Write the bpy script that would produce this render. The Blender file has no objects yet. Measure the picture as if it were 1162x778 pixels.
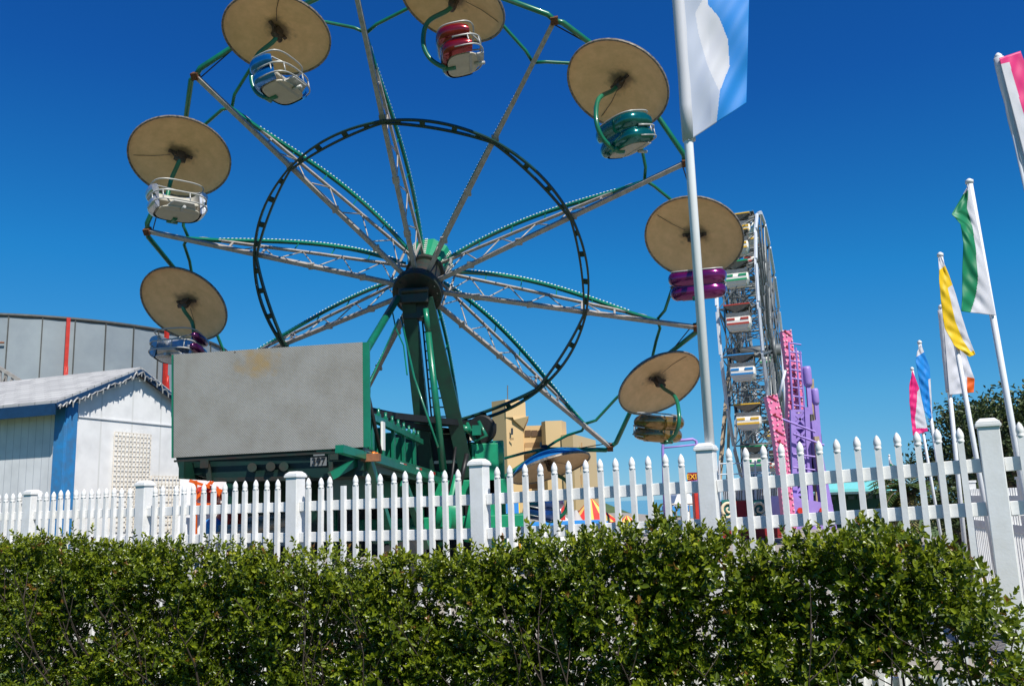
import bpy, bmesh, math, random
import numpy as np
from mathutils import Vector, Matrix
random.seed(7); rng = np.random.default_rng(7)
rad = math.radians
SC = bpy.context.scene
COL = SC.collection

# ------------------------------------------------------------------ camera
PITCH = math.atan(.183); ROLL = math.atan(191/5389.)
FPX = 1000.
Fw = np.array([0, math.cos(PITCH), math.sin(PITCH)])
U0 = np.array([0, -math.sin(PITCH), math.cos(PITCH)]); R0 = np.array([1., 0, 0])
Up = U0*math.cos(ROLL)+R0*math.sin(ROLL); Rt = R0*math.cos(ROLL)-U0*math.sin(ROLL)
EYE = np.array([0, 0, 1.6])
cd = bpy.data.cameras.new('camera'); cam = bpy.data.objects.new('camera', cd); COL.objects.link(cam)
cam.matrix_world = Matrix([[Rt[i], Up[i], -Fw[i], EYE[i]] for i in range(3)]+[[0, 0, 0, 1]])
cd.sensor_width = 36; cd.lens = 36*FPX/1162; cd.clip_start = .05; cd.clip_end = 5000
SC.camera = cam

# ------------------------------------------------------------------ sky and sun
SUN = np.array([.31, -.56, .77]); SUN /= np.linalg.norm(SUN)
w = bpy.data.worlds.new('World'); SC.world = w; w.use_nodes = True
nt = w.node_tree; bg = nt.nodes['Background']
sky = nt.nodes.new('ShaderNodeTexSky'); sky.sky_type = 'NISHITA'; sky.sun_disc = False
sky.sun_elevation = math.asin(SUN[2]); sky.sun_rotation = math.atan2(SUN[0], SUN[1])
sky.air_density = .9; sky.dust_density = 0.0; sky.ozone_density = 7; sky.altitude = 1200
# deep polarised blue: one response curve per colour channel of the sky
sep = nt.nodes.new('ShaderNodeSeparateColor'); com = nt.nodes.new('ShaderNodeCombineColor'); nt.links.new(sky.outputs[0], sep.inputs[0])
CUR = (((0, 0), (.091, .007), (.162, .018), (.333, .088), (.84, .26), (3, .95)),
       ((0, 0), (.184, .093), (.319, .228), (.584, .381), (.93, .50), (3, 1.2)),
       ((0, 0), (.407, .385), (.651, .60), (.913, .70), (1.1, .74), (3, 1.4)))
for c_, pts_ in enumerate(CUR):
    a_ = nt.nodes.new('ShaderNodeMath'); a_.operation = 'MULTIPLY'; a_.inputs[1].default_value = .1366/3; nt.links.new(sep.outputs[c_], a_.inputs[0])
    fc = nt.nodes.new('ShaderNodeFloatCurve'); cv = fc.mapping.curves[0]
    while len(cv.points) < len(pts_): cv.points.new(.5, .5)
    for p_, (x_, y_) in zip(cv.points, pts_): p_.location = (x_/3, y_/3); p_.handle_type = 'VECTOR'
    fc.mapping.update(); nt.links.new(a_.outputs[0], fc.inputs['Value'])
    b_ = nt.nodes.new('ShaderNodeMath'); b_.operation = 'MULTIPLY'; b_.inputs[1].default_value = 3/.1366; nt.links.new(fc.outputs[0], b_.inputs[0]); nt.links.new(b_.outputs[0], com.inputs[c_])
nt.links.new(com.outputs[0], bg.inputs[0]); bg.inputs[1].default_value = .10
sd = bpy.data.lights.new('sun', 'SUN'); sd.energy = 4.6; sd.angle = rad(.53); sd.color = (1, .955, .88)
so = bpy.data.objects.new('sun', sd); COL.objects.link(so)
so.rotation_euler = Vector(SUN).to_track_quat('Z', 'Y').to_euler(); so.location = (0, 0, 60)
vs = SC.view_settings; vs.view_transform = 'Standard'; vs.look = 'None'; vs.exposure = .45; vs.gamma = 1
SC.cycles.max_bounces = 5

# ------------------------------------------------------------------ measuring helpers (photo pixel -> world point at depth Y)
def ray(x, y): return Fw+Rt*(x-581)/FPX-Up*(y-389)/FPX
def at(x, y, Y):
    d = ray(x, y); return EYE+d*(Y/d[1])
def hor(x): return 571.9+.0354*(581-x)
def on_line(x, x0, y0, m):
    """ground point seen in column x on the line Y = y0 + m (X-x0)"""
    d = ray(x, hor(x)); t = (y0-m*x0)/(d[1]-m*d[0]); return d[0]*t, d[1]*t

# ------------------------------------------------------------------ materials
M = {}
def mat(name, col, rough=.5, metal=0., var=.0, scale=8., col2=None, bump=0., bscale=60., coat=0., trans=None, spec=None):
    m = bpy.data.materials.new(name); m.use_nodes = True; n = m.node_tree.nodes; L = m.node_tree.links
    b = n['Principled BSDF']; b.inputs['Base Color'].default_value = (*col, 1)
    b.inputs['Roughness'].default_value = rough; b.inputs['Metallic'].default_value = metal
    if coat: b.inputs['Coat Weight'].default_value = coat; b.inputs['Coat Roughness'].default_value = .08
    if spec is not None: b.inputs['Specular IOR Level'].default_value = spec
    tc = n.new('ShaderNodeTexCoord')
    if var or col2:
        nz = n.new('ShaderNodeTexNoise'); nz.inputs['Scale'].default_value = scale; nz.inputs['Detail'].default_value = 6
        nz.inputs['Roughness'].default_value = .65
        L.new(tc.outputs['Object'], nz.inputs['Vector'])
        cr = n.new('ShaderNodeValToRGB'); cr.color_ramp.elements[0].position = .35; cr.color_ramp.elements[1].position = .68
        c2 = col2 or tuple(c*(1-var) for c in col)
        cr.color_ramp.elements[0].color = (*c2, 1); cr.color_ramp.elements[1].color = (*col, 1)
        L.new(nz.outputs['Fac'], cr.inputs[0]); L.new(cr.outputs[0], b.inputs['Base Color'])
    if bump:
        nb = n.new('ShaderNodeTexNoise'); nb.inputs['Scale'].default_value = bscale; nb.inputs['Detail'].default_value = 4
        L.new(tc.outputs['Object'], nb.inputs['Vector'])
        bp = n.new('ShaderNodeBump'); bp.inputs['Strength'].default_value = bump; bp.inputs['Distance'].default_value = .01
        L.new(nb.outputs['Fac'], bp.inputs['Height']); L.new(bp.outputs[0], b.inputs['Normal'])
    if trans:
        t = n.new('ShaderNodeBsdfTranslucent'); t.inputs[0].default_value = (*trans[1], 1)
        mx = n.new('ShaderNodeMixShader'); mx.inputs[0].default_value = trans[0]
        L.new(b.outputs[0], mx.inputs[1]); L.new(t.outputs[0], mx.inputs[2])
        L.new(mx.outputs[0], n['Material Output'].inputs[0])
    M[name] = m; return m
mat('vinyl', (.78, .78, .775), .4, col2=(.68, .675, .65), scale=6, bump=.08)
mat('green', (.004, .165, .085), .33, col2=(.006, .11, .06), scale=3, coat=.3)
mat('dark_green', (.004, .042, .024), .4, col2=(.007, .026, .018), scale=4)
mat('hub_dark', (.006, .03, .02), .5, col2=(.03, .018, .012), scale=6)
mat('bright_green', (.01, .27, .13), .35, col2=(.01, .21, .10), scale=4)
mat('galv', (.42, .40, .37), .5, .25, col2=(.30, .26, .22), scale=9)
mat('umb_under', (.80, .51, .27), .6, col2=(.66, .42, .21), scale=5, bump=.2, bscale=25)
def grime(m):
    n = m.node_tree.nodes; L = m.node_tree.links; b = n['Principled BSDF']; src = b.inputs['Base Color'].links[0].from_socket
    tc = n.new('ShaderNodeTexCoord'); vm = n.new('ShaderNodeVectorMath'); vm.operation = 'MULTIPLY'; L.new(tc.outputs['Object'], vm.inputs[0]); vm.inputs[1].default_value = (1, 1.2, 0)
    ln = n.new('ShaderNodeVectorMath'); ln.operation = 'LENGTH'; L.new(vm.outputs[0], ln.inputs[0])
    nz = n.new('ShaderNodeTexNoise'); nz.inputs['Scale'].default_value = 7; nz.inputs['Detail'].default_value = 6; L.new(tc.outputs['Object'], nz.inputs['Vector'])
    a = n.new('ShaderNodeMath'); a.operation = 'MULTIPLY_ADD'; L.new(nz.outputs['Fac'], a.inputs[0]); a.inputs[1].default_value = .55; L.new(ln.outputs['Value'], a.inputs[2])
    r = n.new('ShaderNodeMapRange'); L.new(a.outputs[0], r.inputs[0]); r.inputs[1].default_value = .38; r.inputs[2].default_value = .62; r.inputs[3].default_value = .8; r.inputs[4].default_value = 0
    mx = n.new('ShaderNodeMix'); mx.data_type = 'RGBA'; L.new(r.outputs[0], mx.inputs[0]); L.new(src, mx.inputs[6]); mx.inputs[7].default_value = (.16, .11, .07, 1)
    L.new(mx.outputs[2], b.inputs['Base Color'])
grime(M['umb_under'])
mat('umb_rim', (.30, .26, .21), .5, .3, col2=(.07, .06, .05), scale=18)
mat('black', (.012, .012, .012), .5, var=.4)
mat('grease', (.035, .03, .025), .6, col2=(.10, .06, .04), scale=20)
mat('cream', (.46, .43, .36), .5, var=.12, scale=6)
mat('white_tube', (.42, .42, .40), .4, .2, var=.15, scale=20)
mat('bulb', (.85, .85, .78), .25)
for nm, c in dict(blue=(.005, .17, .50), red=(.27, .003, .007), teal=(.002, .14, .13), purple=(.20, .004, .13),
                  plum=(.09, .004, .07), gold=(.30, .17, .04), chrome=(.5, .52, .55), navy=(.02, .07, .25), orange=(.5, .12, .01), green=(.01, .2, .06)).items():
    mat('flake_'+nm, c, .2, .55, var=.35, scale=3, coat=.8)
mat('umb_top_blue', (.01, .13, .38), .3, .2, col2=(.02, .2, .5), scale=12, coat=.4)
mat('umb_top_tan', (.4, .33, .22), .4, var=.3)
mat('garland', (.35, .35, .34), .4, .3)
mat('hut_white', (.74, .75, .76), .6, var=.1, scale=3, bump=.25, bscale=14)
mat('hut_blue', (.02, .22, .52), .5, col2=(.05, .16, .32), scale=6, bump=.2)
mat('fascia_navy', (.008, .045, .12), .5, var=.3)  # dark navy of the shed fascia and soffit
mat('lattice', (.80, .73, .62), .6, var=.1)
mat('drum_grey', (.26, .30, .32), .5, .1, col2=(.21, .245, .27), scale=1.2)
mat('red_paint', (.55, .03, .015), .45, var=.3)
mat('tyre', (.02, .02, .021), .8, var=.3, bump=.3)
mat('rust', (.30, .12, .05), .7, var=.4, scale=15)
mat('tan_wall', (.60, .42, .21), .8, col2=(.57, .395, .195), scale=.05)
mat('tan_dark', (.36, .23, .11), .8)
mat('glass_dark', (.03, .035, .045), .12)
mat('glass_brown', (.12, .07, .035), .3)
mat('glass_blue', (.08, .16, .26), .15)
mat('ferris_white', (.62, .66, .70), .4, var=.15)
mat('ferris_grey', (.17, .185, .19), .5, .3, var=.3)
mat('car_cream', (.78, .75, .68), .4, var=.1)
mat('canopy_brown', (.26, .225, .18), .6, var=.3)
mat('ferris_dark', (.07, .075, .07), .6, var=.4)
mat('tan_steel', (.45, .34, .22), .6, var=.35, scale=3)
mat('pink', (.78, .14, .30), .5, col2=(.66, .20, .36), scale=5)
mat('pink_light', (.82, .50, .58), .45)
mat('ride_purple', (.34, .24, .60), .45, col2=(.27, .18, .50), scale=2)
mat('car_yellow', (.72, .42, .03), .4); mat('car_red', (.40, .05, .03), .4); mat('car_blue', (.03, .22, .50), .4); mat('car_green', (.02, .30, .12), .4)
mat('teal_roof', (.18, .58, .58), .5, var=.1)
mat('deep_green_wall', (.02, .06, .045), .7)
mat('maroon', (.28, .012, .015), .5, var=.2)
mat('panel_teal', (.01, .14, .13), .5)
mat('swirl_cream', (.75, .62, .42), .5)
mat('sign_yellow', (.85, .5, .03), .5)
mat('tent_red', (.62, .04, .03), .7); mat('tent_yellow', (.80, .52, .12), .7); mat('tent_grey', (.42, .40, .38), .7)
mat('canvas_white', (.8, .8, .8), .7); mat('canvas_blue', (.03, .25, .62), .6)
mat('flag_white', (.72, .72, .76), .6, trans=(.35, (.75, .75, .8)))
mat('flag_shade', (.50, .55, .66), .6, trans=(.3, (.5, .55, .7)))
mat('flag_blue', (.006, .25, .68), .6, trans=(.25, (.01, .32, .85)))
mat('flag_pink', (.80, .02, .22), .5, trans=(.3, (.9, .03, .25)))
mat('flag_green', (.005, .22, .09), .5, trans=(.2, (.01, .25, .1)))
mat('flag_yellow', (.86, .60, .01), .5, trans=(.3, (.9, .6, .01)))
mat('flag_orange', (.80, .14, .01), .5, trans=(.3, (.9, .15, .01)))
mat('pole_white', (.74, .75, .76), .3, var=.05)
mat('bark', (.10, .075, .05), .85, col2=(.05, .035, .025), scale=20, bump=.5)
mat('hedge_stem', (.05, .035, .025), .9, var=.4, scale=20)
mat('palm_bark', (.16, .12, .08), .9, var=.4, scale=15)
mat('plate_white', (.75, .75, .72), .5)
mat('plate_grey', (.17, .18, .18), .5)
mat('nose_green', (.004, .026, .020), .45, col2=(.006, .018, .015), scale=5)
mat('reflect_red', (.6, .02, .015), .3); mat('amber', (.75, .2, .02), .3)

def leaf_mat(name, stops, rough=.38, tr=.25):
    m = bpy.data.materials.new(name); m.use_nodes = True; n = m.node_tree.nodes; L = m.node_tree.links
    b = n['Principled BSDF']; b.inputs['Roughness'].default_value = rough
    a = n.new('ShaderNodeAttribute'); a.attribute_name = 'tone'
    cr = n.new('ShaderNodeValToRGB'); e = cr.color_ramp.elements
    e[0].position, e[0].color = stops[0][0], (*stops[0][1], 1); e[1].position, e[1].color = stops[-1][0], (*stops[-1][1], 1)
    for p, c in stops[1:-1]:
        x = e.new(p); x.color = (*c, 1)
    L.new(a.outputs['Fac'], cr.inputs[0]); L.new(cr.outputs[0], b.inputs['Base Color'])
    t = n.new('ShaderNodeBsdfTranslucent'); mx = n.new('ShaderNodeMixShader'); mx.inputs[0].default_value = tr
    L.new(cr.outputs[0], t.inputs[0]); L.new(b.outputs[0], mx.inputs[1]); L.new(t.outputs[0], mx.inputs[2])
    L.new(mx.outputs[0], n['Material Output'].inputs[0]); M[name] = m; return m
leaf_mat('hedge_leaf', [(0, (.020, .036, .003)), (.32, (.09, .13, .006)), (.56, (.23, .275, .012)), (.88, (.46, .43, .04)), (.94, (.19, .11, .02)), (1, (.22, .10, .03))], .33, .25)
leaf_mat('oak_leaf', [(0, (.022, .04, .012)), (.6, (.06, .095, .025)), (1, (.13, .16, .05))], .5, .2)
leaf_mat('palm_leaf', [(0, (.03, .07, .015)), (.6, (.10, .14, .03)), (1, (.36, .30, .10))], .5, .2)

# diamond tread plate
def plate_mat():
    m = bpy.data.materials.new('tread_plate'); m.use_nodes = True; n = m.node_tree.nodes; L = m.node_tree.links
    b = n['Principled BSDF']; b.inputs['Roughness'].default_value = .42; b.inputs['Metallic'].default_value = .35
    tc = n.new('ShaderNodeTexCoord'); sx = n.new('ShaderNodeSeparateXYZ'); L.new(tc.outputs['Object'], sx.inputs[0])
    def wave(sign):
        k = 2*math.pi/.062
        a1 = n.new('ShaderNodeMath'); a1.operation = 'MULTIPLY_ADD'; L.new(sx.outputs['Z'], a1.inputs[0]); a1.inputs[1].default_value = sign; L.new(sx.outputs['X'], a1.inputs[2])
        a2 = n.new('ShaderNodeMath'); a2.operation = 'MULTIPLY'; L.new(a1.outputs[0], a2.inputs[0]); a2.inputs[1].default_value = k
        a3 = n.new('ShaderNodeMath'); a3.operation = 'SINE'; L.new(a2.outputs[0], a3.inputs[0]); return a3
    w1, w2 = wave(1.), wave(-1.)
    pr = n.new('ShaderNodeMath'); pr.operation = 'MULTIPLY'; L.new(w1.outputs[0], pr.inputs[0]); L.new(w2.outputs[0], pr.inputs[1])
    ab = n.new('ShaderNodeMath'); ab.operation = 'ABSOLUTE'; L.new(pr.outputs[0], ab.inputs[0])
    nz = n.new('ShaderNodeTexNoise'); nz.inputs['Scale'].default_value = 2.2; nz.inputs['Detail'].default_value = 8; nz.inputs['Roughness'].default_value = .7
    L.new(tc.outputs['Object'], nz.inputs['Vector'])
    cr = n.new('ShaderNodeValToRGB'); e = cr.color_ramp.elements
    e[0].position = .28; e[0].color = (.36, .325, .27, 1); e[1].position = .6; e[1].color = (.465, .435, .385, 1)
    L.new(nz.outputs['Fac'], cr.inputs[0])
    # raised lozenges lighter, plate between them darker
    mx = n.new('ShaderNodeMix'); mx.data_type = 'RGBA'; mx.blend_type = 'MULTIPLY'; L.new(cr.outputs[0], mx.inputs[6]); mx.inputs[7].default_value = (.72, .72, .72, 1)
    gt = n.new('ShaderNodeMapRange'); L.new(ab.outputs[0], gt.inputs[0]); gt.inputs[1].default_value = .25; gt.inputs[2].default_value = .8; gt.inputs[3].default_value = 1; gt.inputs[4].default_value = 0
    L.new(gt.outputs[0], mx.inputs[0])
    # rust streak near the top edge, right of the middle-left
    vz = n.new('ShaderNodeVectorMath'); vz.operation = 'SUBTRACT'; L.new(tc.outputs['Object'], vz.inputs[0]); vz.inputs[1].default_value = RUST
    vm = n.new('ShaderNodeVectorMath'); vm.operation = 'MULTIPLY'; L.new(vz.outputs[0], vm.inputs[0]); vm.inputs[1].default_value = (3.8, 0, 5.5)
    ln = n.new('ShaderNodeVectorMath'); ln.operation = 'LENGTH'; L.new(vm.outputs[0], ln.inputs[0])
    n3 = n.new('ShaderNodeTexNoise'); n3.inputs['Scale'].default_value = 9; n3.inputs['Detail'].default_value = 6; L.new(tc.outputs['Object'], n3.inputs['Vector'])
    ad = n.new('ShaderNodeMath'); ad.operation = 'MULTIPLY_ADD'; L.new(n3.outputs['Fac'], ad.inputs[0]); ad.inputs[1].default_value = 2.2; L.new(ln.outputs['Value'], ad.inputs[2])
    rr = n.new('ShaderNodeMapRange'); L.new(ad.outputs[0], rr.inputs[0]); rr.inputs[1].default_value = 1.3; rr.inputs[2].default_value = 2.3; rr.inputs[3].default_value = .8; rr.inputs[4].default_value = 0
    m2 = n.new('ShaderNodeMix'); m2.data_type = 'RGBA'; L.new(rr.outputs[0], m2.inputs[0]); L.new(mx.outputs[2], m2.inputs[6]); m2.inputs[7].default_value = (.42, .28, .12, 1)
    # sparse dark spots
    vo = n.new('ShaderNodeTexVoronoi'); vo.inputs['Scale'].default_value = 3.2; L.new(tc.outputs['Object'], vo.inputs['Vector'])
    sp = n.new('ShaderNodeMath'); sp.operation = 'LESS_THAN'; L.new(vo.outputs['Distance'], sp.inputs[0]); sp.inputs[1].default_value = .05
    m3 = n.new('ShaderNodeMix'); m3.data_type = 'RGBA'; L.new(sp.outputs[0], m3.inputs[0]); L.new(m2.outputs[2], m3.inputs[6]); m3.inputs[7].default_value = (.12, .09, .06, 1)
    L.new(m3.outputs[2], b.inputs['Base Color'])
    bp = n.new('ShaderNodeBump'); bp.inputs['Strength'].default_value = .5; bp.inputs['Distance'].default_value = .004
    L.new(ab.outputs[0], bp.inputs['Height']); L.new(bp.outputs[0], b.inputs['Normal'])
    M['tread_plate'] = m
# boards: vertical grooves by wave along horizontal coordinate
def board_mat(name, col, axis, pitch, col2, depth=.5):
    m = bpy.data.materials.new(name); m.use_nodes = True; n = m.node_tree.nodes; L = m.node_tree.links
    b = n['Principled BSDF']; b.inputs['Roughness'].default_value = .6
    tc = n.new('ShaderNodeTexCoord')
    dp = n.new('ShaderNodeVectorMath'); dp.operation = 'DOT_PRODUCT'; L.new(tc.outputs['Object'], dp.inputs[0]); dp.inputs[1].default_value = axis
    dv = n.new('ShaderNodeMath'); dv.operation = 'DIVIDE'; L.new(dp.outputs['Value'], dv.inputs[0]); dv.inputs[1].default_value = pitch
    fr = n.new('ShaderNodeMath'); fr.operation = 'FRACT'; L.new(dv.outputs[0], fr.inputs[0])
    lt = n.new('ShaderNodeMath'); lt.operation = 'LESS_THAN'; L.new(fr.outputs[0], lt.inputs[0]); lt.inputs[1].default_value = .05
    nz = n.new('ShaderNodeTexNoise'); nz.inputs['Scale'].default_value = 4; nz.inputs['Detail'].default_value = 6; L.new(tc.outputs['Object'], nz.inputs['Vector'])
    cr = n.new('ShaderNodeValToRGB'); cr.color_ramp.elements[0].position = .3; cr.color_ramp.elements[0].color = (*[c*.86 for c in col], 1); cr.color_ramp.elements[1].position = .6; cr.color_ramp.elements[1].color = (*col, 1)
    L.new(nz.outputs['Fac'], cr.inputs[0])
    mx = n.new('ShaderNodeMix'); mx.data_type = 'RGBA'; L.new(lt.outputs[0], mx.inputs[0]); L.new(cr.outputs[0], mx.inputs[6]); mx.inputs[7].default_value = (*col2, 1)
    L.new(mx.outputs[2], b.inputs['Base Color'])
    iv = n.new('ShaderNodeMath'); iv.operation = 'SUBTRACT'; iv.inputs[0].default_value = 1; L.new(lt.outputs[0], iv.inputs[1])
    bp = n.new('ShaderNodeBump'); bp.inputs['Strength'].default_value = depth; bp.inputs['Distance'].default_value = .01
    L.new(iv.outputs[0], bp.inputs['Height']); L.new(bp.outputs[0], b.inputs['Normal'])
    M[name] = m
# shingles
def shingle_mat():
    m = bpy.data.materials.new('shingle'); m.use_nodes = True; n = m.node_tree.nodes; L = m.node_tree.links
    b = n['Principled BSDF']; b.inputs['Roughness'].default_value = .85
    uv = n.new('ShaderNodeUVMap')
    br = n.new('ShaderNodeTexBrick'); L.new(uv.outputs[0], br.inputs['Vector']); br.inputs['Scale'].default_value = 1
    br.inputs['Brick Width'].default_value = .30; br.inputs['Row Height'].default_value = .14; br.inputs['Mortar Size'].default_value = .008
    br.inputs['Color1'].default_value = (.44, .44, .43, 1); br.inputs['Color2'].default_value = (.33, .33, .33, 1); br.inputs['Mortar'].default_value = (.18, .18, .18, 1)
    L.new(br.outputs[0], b.inputs['Base Color']); M['shingle'] = m
shingle_mat()

# ------------------------------------------------------------------ mesh helpers
ORG = {}
class MB:
    def __init__(s): s.v = []; s.f = []; s.mi = []; s.sm = []
    def face(s, idx, mi=0, smooth=False): s.f.append(idx); s.mi.append(mi); s.sm.append(smooth)
    def box(s, c, size, ax=None, mi=0, taper=1.):
        c = np.asarray(c, float); X, Y, Z = (np.eye(3) if ax is None else np.asarray(ax, float)); h = np.asarray(size, float)/2
        b = len(s.v)
        for dz in (-1, 1):
            k = taper if dz > 0 else 1
            for dx, dy in ((-1, -1), (1, -1), (1, 1), (-1, 1)):
                s.v.append(c+X*dx*h[0]*k+Y*dy*h[1]*k+Z*dz*h[2])
        for f in ((3, 2, 1, 0), (4, 5, 6, 7), (0, 1, 5, 4), (1, 2, 6, 5), (2, 3, 7, 6), (3, 0, 4, 7)): s.face([b+i for i in f], mi)
        return s
    def beam(s, p, q, wd, ht, mi=0, up=(0, 0, 1)):
        p = np.asarray(p, float); q = np.asarray(q, float); d = q-p; L = np.linalg.norm(d)
        if L < 1e-6: return s
        Y = d/L; X = np.cross(Y, up)
        if np.linalg.norm(X) < 1e-3: X = np.cross(Y, (1, 0, 0))
        X /= np.linalg.norm(X); Z = np.cross(X, Y)
        return s.box((p+q)/2, (wd, L, ht), (X, Y, Z), mi)
    def tube(s, pts, r, n=8, mi=0, caps=True, closed=False):
        P = [np.asarray(p, float) for p in pts]; N = len(P)
        rs = r if hasattr(r, '__len__') else [r]*N
        T = []
        for i in range(N):
            a = P[(i-1) % N] if (closed or i > 0) else P[i]; c = P[(i+1) % N] if (closed or i < N-1) else P[i]
            t = c-a; T.append(t/(np.linalg.norm(t)+1e-12))
        ref = np.array([0, 0, 1.]) if abs(T[0][2]) < .9 else np.array([1., 0, 0])
        X = np.cross(T[0], ref); X /= np.linalg.norm(X); b = len(s.v)
        for i in range(N):
            X = X-(X@T[i])*T[i]; X /= np.linalg.norm(X)+1e-12; Y = np.cross(T[i], X)
            for k in range(n):
                a = 2*math.pi*k/n; s.v.append(P[i]+rs[i]*(math.cos(a)*X+math.sin(a)*Y))
        for i in range(N if closed else N-1):
            j = (i+1) % N
            for k in range(n):
                l = (k+1) % n; s.face([b+i*n+k, b+i*n+l, b+j*n+l, b+j*n+k], mi, n > 5)
        if caps and not closed:
            s.face([b+k for k in range(n)][::-1], mi); s.face([b+(N-1)*n+k for k in range(n)], mi)
        return s
    def lathe(s, c, prof, n=24, ax=None, mi=0, smooth=True, arc=None):
        """prof: list of (radius, height) along third axis"""
        c = np.asarray(c, float); X, Y, Z = (np.eye(3) if ax is None else np.asarray(ax, float)); b = len(s.v)
        for r, h in prof:
            for k in range(n):
                a = 2*math.pi*k/n; s.v.append(c+Z*h+r*(math.cos(a)*X+math.sin(a)*Y))
        for i in range(len(prof)-1):
            for k in range(n):
                l = (k+1) % n; s.face([b+i*n+k, b+i*n+l, b+(i+1)*n+l, b+(i+1)*n+k], mi, smooth)
        s.face([b+k for k in range(n)][::-1], mi); s.face([b+(len(prof)-1)*n+k for k in range(n)], mi)
        return s
    def prism(s, poly, vec, mi=0):
        """poly: list of 3D points, extruded along vec"""
        b = len(s.v); n = len(poly); vec = np.asarray(vec, float)
        for p in poly: s.v.append(np.asarray(p, float))
        for p in poly: s.v.append(np.asarray(p, float)+vec)
        s.face([b+i for i in range(n)][::-1], mi); s.face([b+n+i for i in range(n)], mi)
        for i in range(n):
            j = (i+1) % n; s.face([b+i, b+j, b+n+j, b+n+i], mi)
        return s
    def grid(s, G, mi=0, smooth=True):
        """G[i][j] points"""
        b = len(s.v); R_, C_ = len(G), len(G[0])
        for row in G:
            for p in row: s.v.append(np.asarray(p, float))
        for i in range(R_-1):
            for j in range(C_-1):
                k = b+i*C_+j; m_ = mi(i, j) if callable(mi) else mi
                s.face([k, k+1, k+C_+1, k+C_], m_, smooth)
        return s
    def build(s, name, mats, parent=None, local=False, bevel=0):
        V = np.array(s.v) if s.v else np.zeros((0, 3))
        o_ = ORG.get(parent.name, np.zeros(3)) if parent is not None else np.zeros(3)
        if not local: V = V-o_
        me = bpy.data.meshes.new(name); me.from_pydata(V.tolist(), [], s.f)
        ms = mats if isinstance(mats, (list, tuple)) else [mats]
        for x in ms: me.materials.append(M[x])
        me.polygons.foreach_set('material_index', s.mi); me.polygons.foreach_set('use_smooth', s.sm); 
        bm = bmesh.new(); bm.from_mesh(me); bmesh.ops.recalc_face_normals(bm, faces=bm.faces); bm.to_mesh(me); bm.free()
        me.update()
        o = bpy.data.objects.new(name, me); COL.objects.link(o)
        if parent is not None:
            o.parent = parent; ORG[o.name] = o_
        else: ORG[o.name] = np.zeros(3)
        if bevel:
            md = o.modifiers.new('bevel', 'BEVEL'); md.width = bevel; md.segments = 2; md.limit_method = 'ANGLE'
        return o
def tag(o, label=None, cat=None, group=None, kind=None):
    if label: o['label'] = label
    if cat: o['category'] = cat
    if group: o['group'] = group
    if kind: o['kind'] = kind
    return o
def thing(name, loc, label, cat, group=None, rot=None):
    o = bpy.data.objects.new(name, None); COL.objects.link(o); o.location = Vector([float(x) for x in loc])
    o.empty_display_size = .2
    ORG[o.name] = np.array(loc, float)
    if rot is not None:
        o.rotation_euler = Matrix([[float(rot[j][i]) for j in range(3)] for i in range(3)]).to_euler(); ORG[o.name] = np.zeros(3)
    return tag(o, label, cat, group)
def child(par, name, mb, mats, label=None, bevel=0):
    o = mb.build(name, mats, par, bevel=bevel)
    if label: o['label'] = label
    return o
def text_mesh(name, body, size, pos, ax, matname, parent, depth=.004):
    cu = bpy.data.curves.new('t', 'FONT'); cu.body = body; cu.size = size; cu.extrude = depth; cu.align_x = 'CENTER'; cu.align_y = 'CENTER'; cu.offset = size*.004
    to = bpy.data.objects.new('t', cu); COL.objects.link(to)
    dg = bpy.context.evaluated_depsgraph_get(); me = bpy.data.meshes.new_from_object(to.evaluated_get(dg)); bpy.data.objects.remove(to)
    X, Y, Z = [np.asarray(a, float) for a in ax]; o_ = ORG.get(parent.name, np.zeros(3))
    for v in me.vertices:
        p = np.asarray(pos, float)+X*v.co.x+Y*v.co.y+Z*v.co.z-o_; v.co = Vector(p.tolist())
    me.materials.clear(); me.materials.append(M[matname])
    o = bpy.data.objects.new(name, me); COL.objects.link(o); o.parent = parent; ORG[o.name] = o_
    return o
def leaf_mesh(name, pos, dirs, nor, length, width, tone, matname, parent, fold=.25):
    """many leaves in one mesh; each six vertices, two quads folded along the midrib"""
    n = len(pos); dirs = dirs/np.linalg.norm(dirs, axis=1)[:, None]
    side = np.cross(dirs, nor); side /= np.linalg.norm(side, axis=1)[:, None]+1e-9; nn = np.cross(side, dirs)
    L = length[:, None]; W = width[:, None]
    V = np.empty((n, 6, 3))
    V[:, 0] = pos; V[:, 3] = pos+dirs*L-nn*L*.12
    V[:, 1] = pos+dirs*L*.3-side*W*.45+nn*W*fold; V[:, 2] = pos+dirs*L*.7-side*W*.42+nn*W*fold*.7
    V[:, 5] = pos+dirs*L*.3+side*W*.45+nn*W*fold; V[:, 4] = pos+dirs*L*.7+side*W*.42+nn*W*fold*.7
    V = V.reshape(-1, 3)-ORG.get(parent.name, np.zeros(3)); base = (np.arange(n)*6)[:, None]
    F = np.concatenate([base+np.array([0, 3, 2, 1]), base+np.array([0, 5, 4, 3])], 1).reshape(-1)
    me = bpy.data.meshes.new(name); me.vertices.add(n*6); me.vertices.foreach_set('co', V.ravel())
    me.loops.add(n*8); me.loops.foreach_set('vertex_index', F.astype(np.int32))
    me.polygons.add(n*2); me.polygons.foreach_set('loop_start', (np.arange(n*2)*4).astype(np.int32)); me.polygons.foreach_set('loop_total', np.full(n*2, 4, np.int32))
    me.polygons.foreach_set('use_smooth', np.ones(n*2, bool))
    at_ = me.attributes.new('tone', 'FLOAT', 'POINT'); at_.data.foreach_set('value', np.repeat(tone, 6).astype(np.float32))
    me.update(); me.validate(); me.materials.append(M[matname])
    o = bpy.data.objects.new(name, me); COL.objects.link(o); o.parent = parent; ORG[o.name] = ORG.get(parent.name, np.zeros(3)); return o
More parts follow.
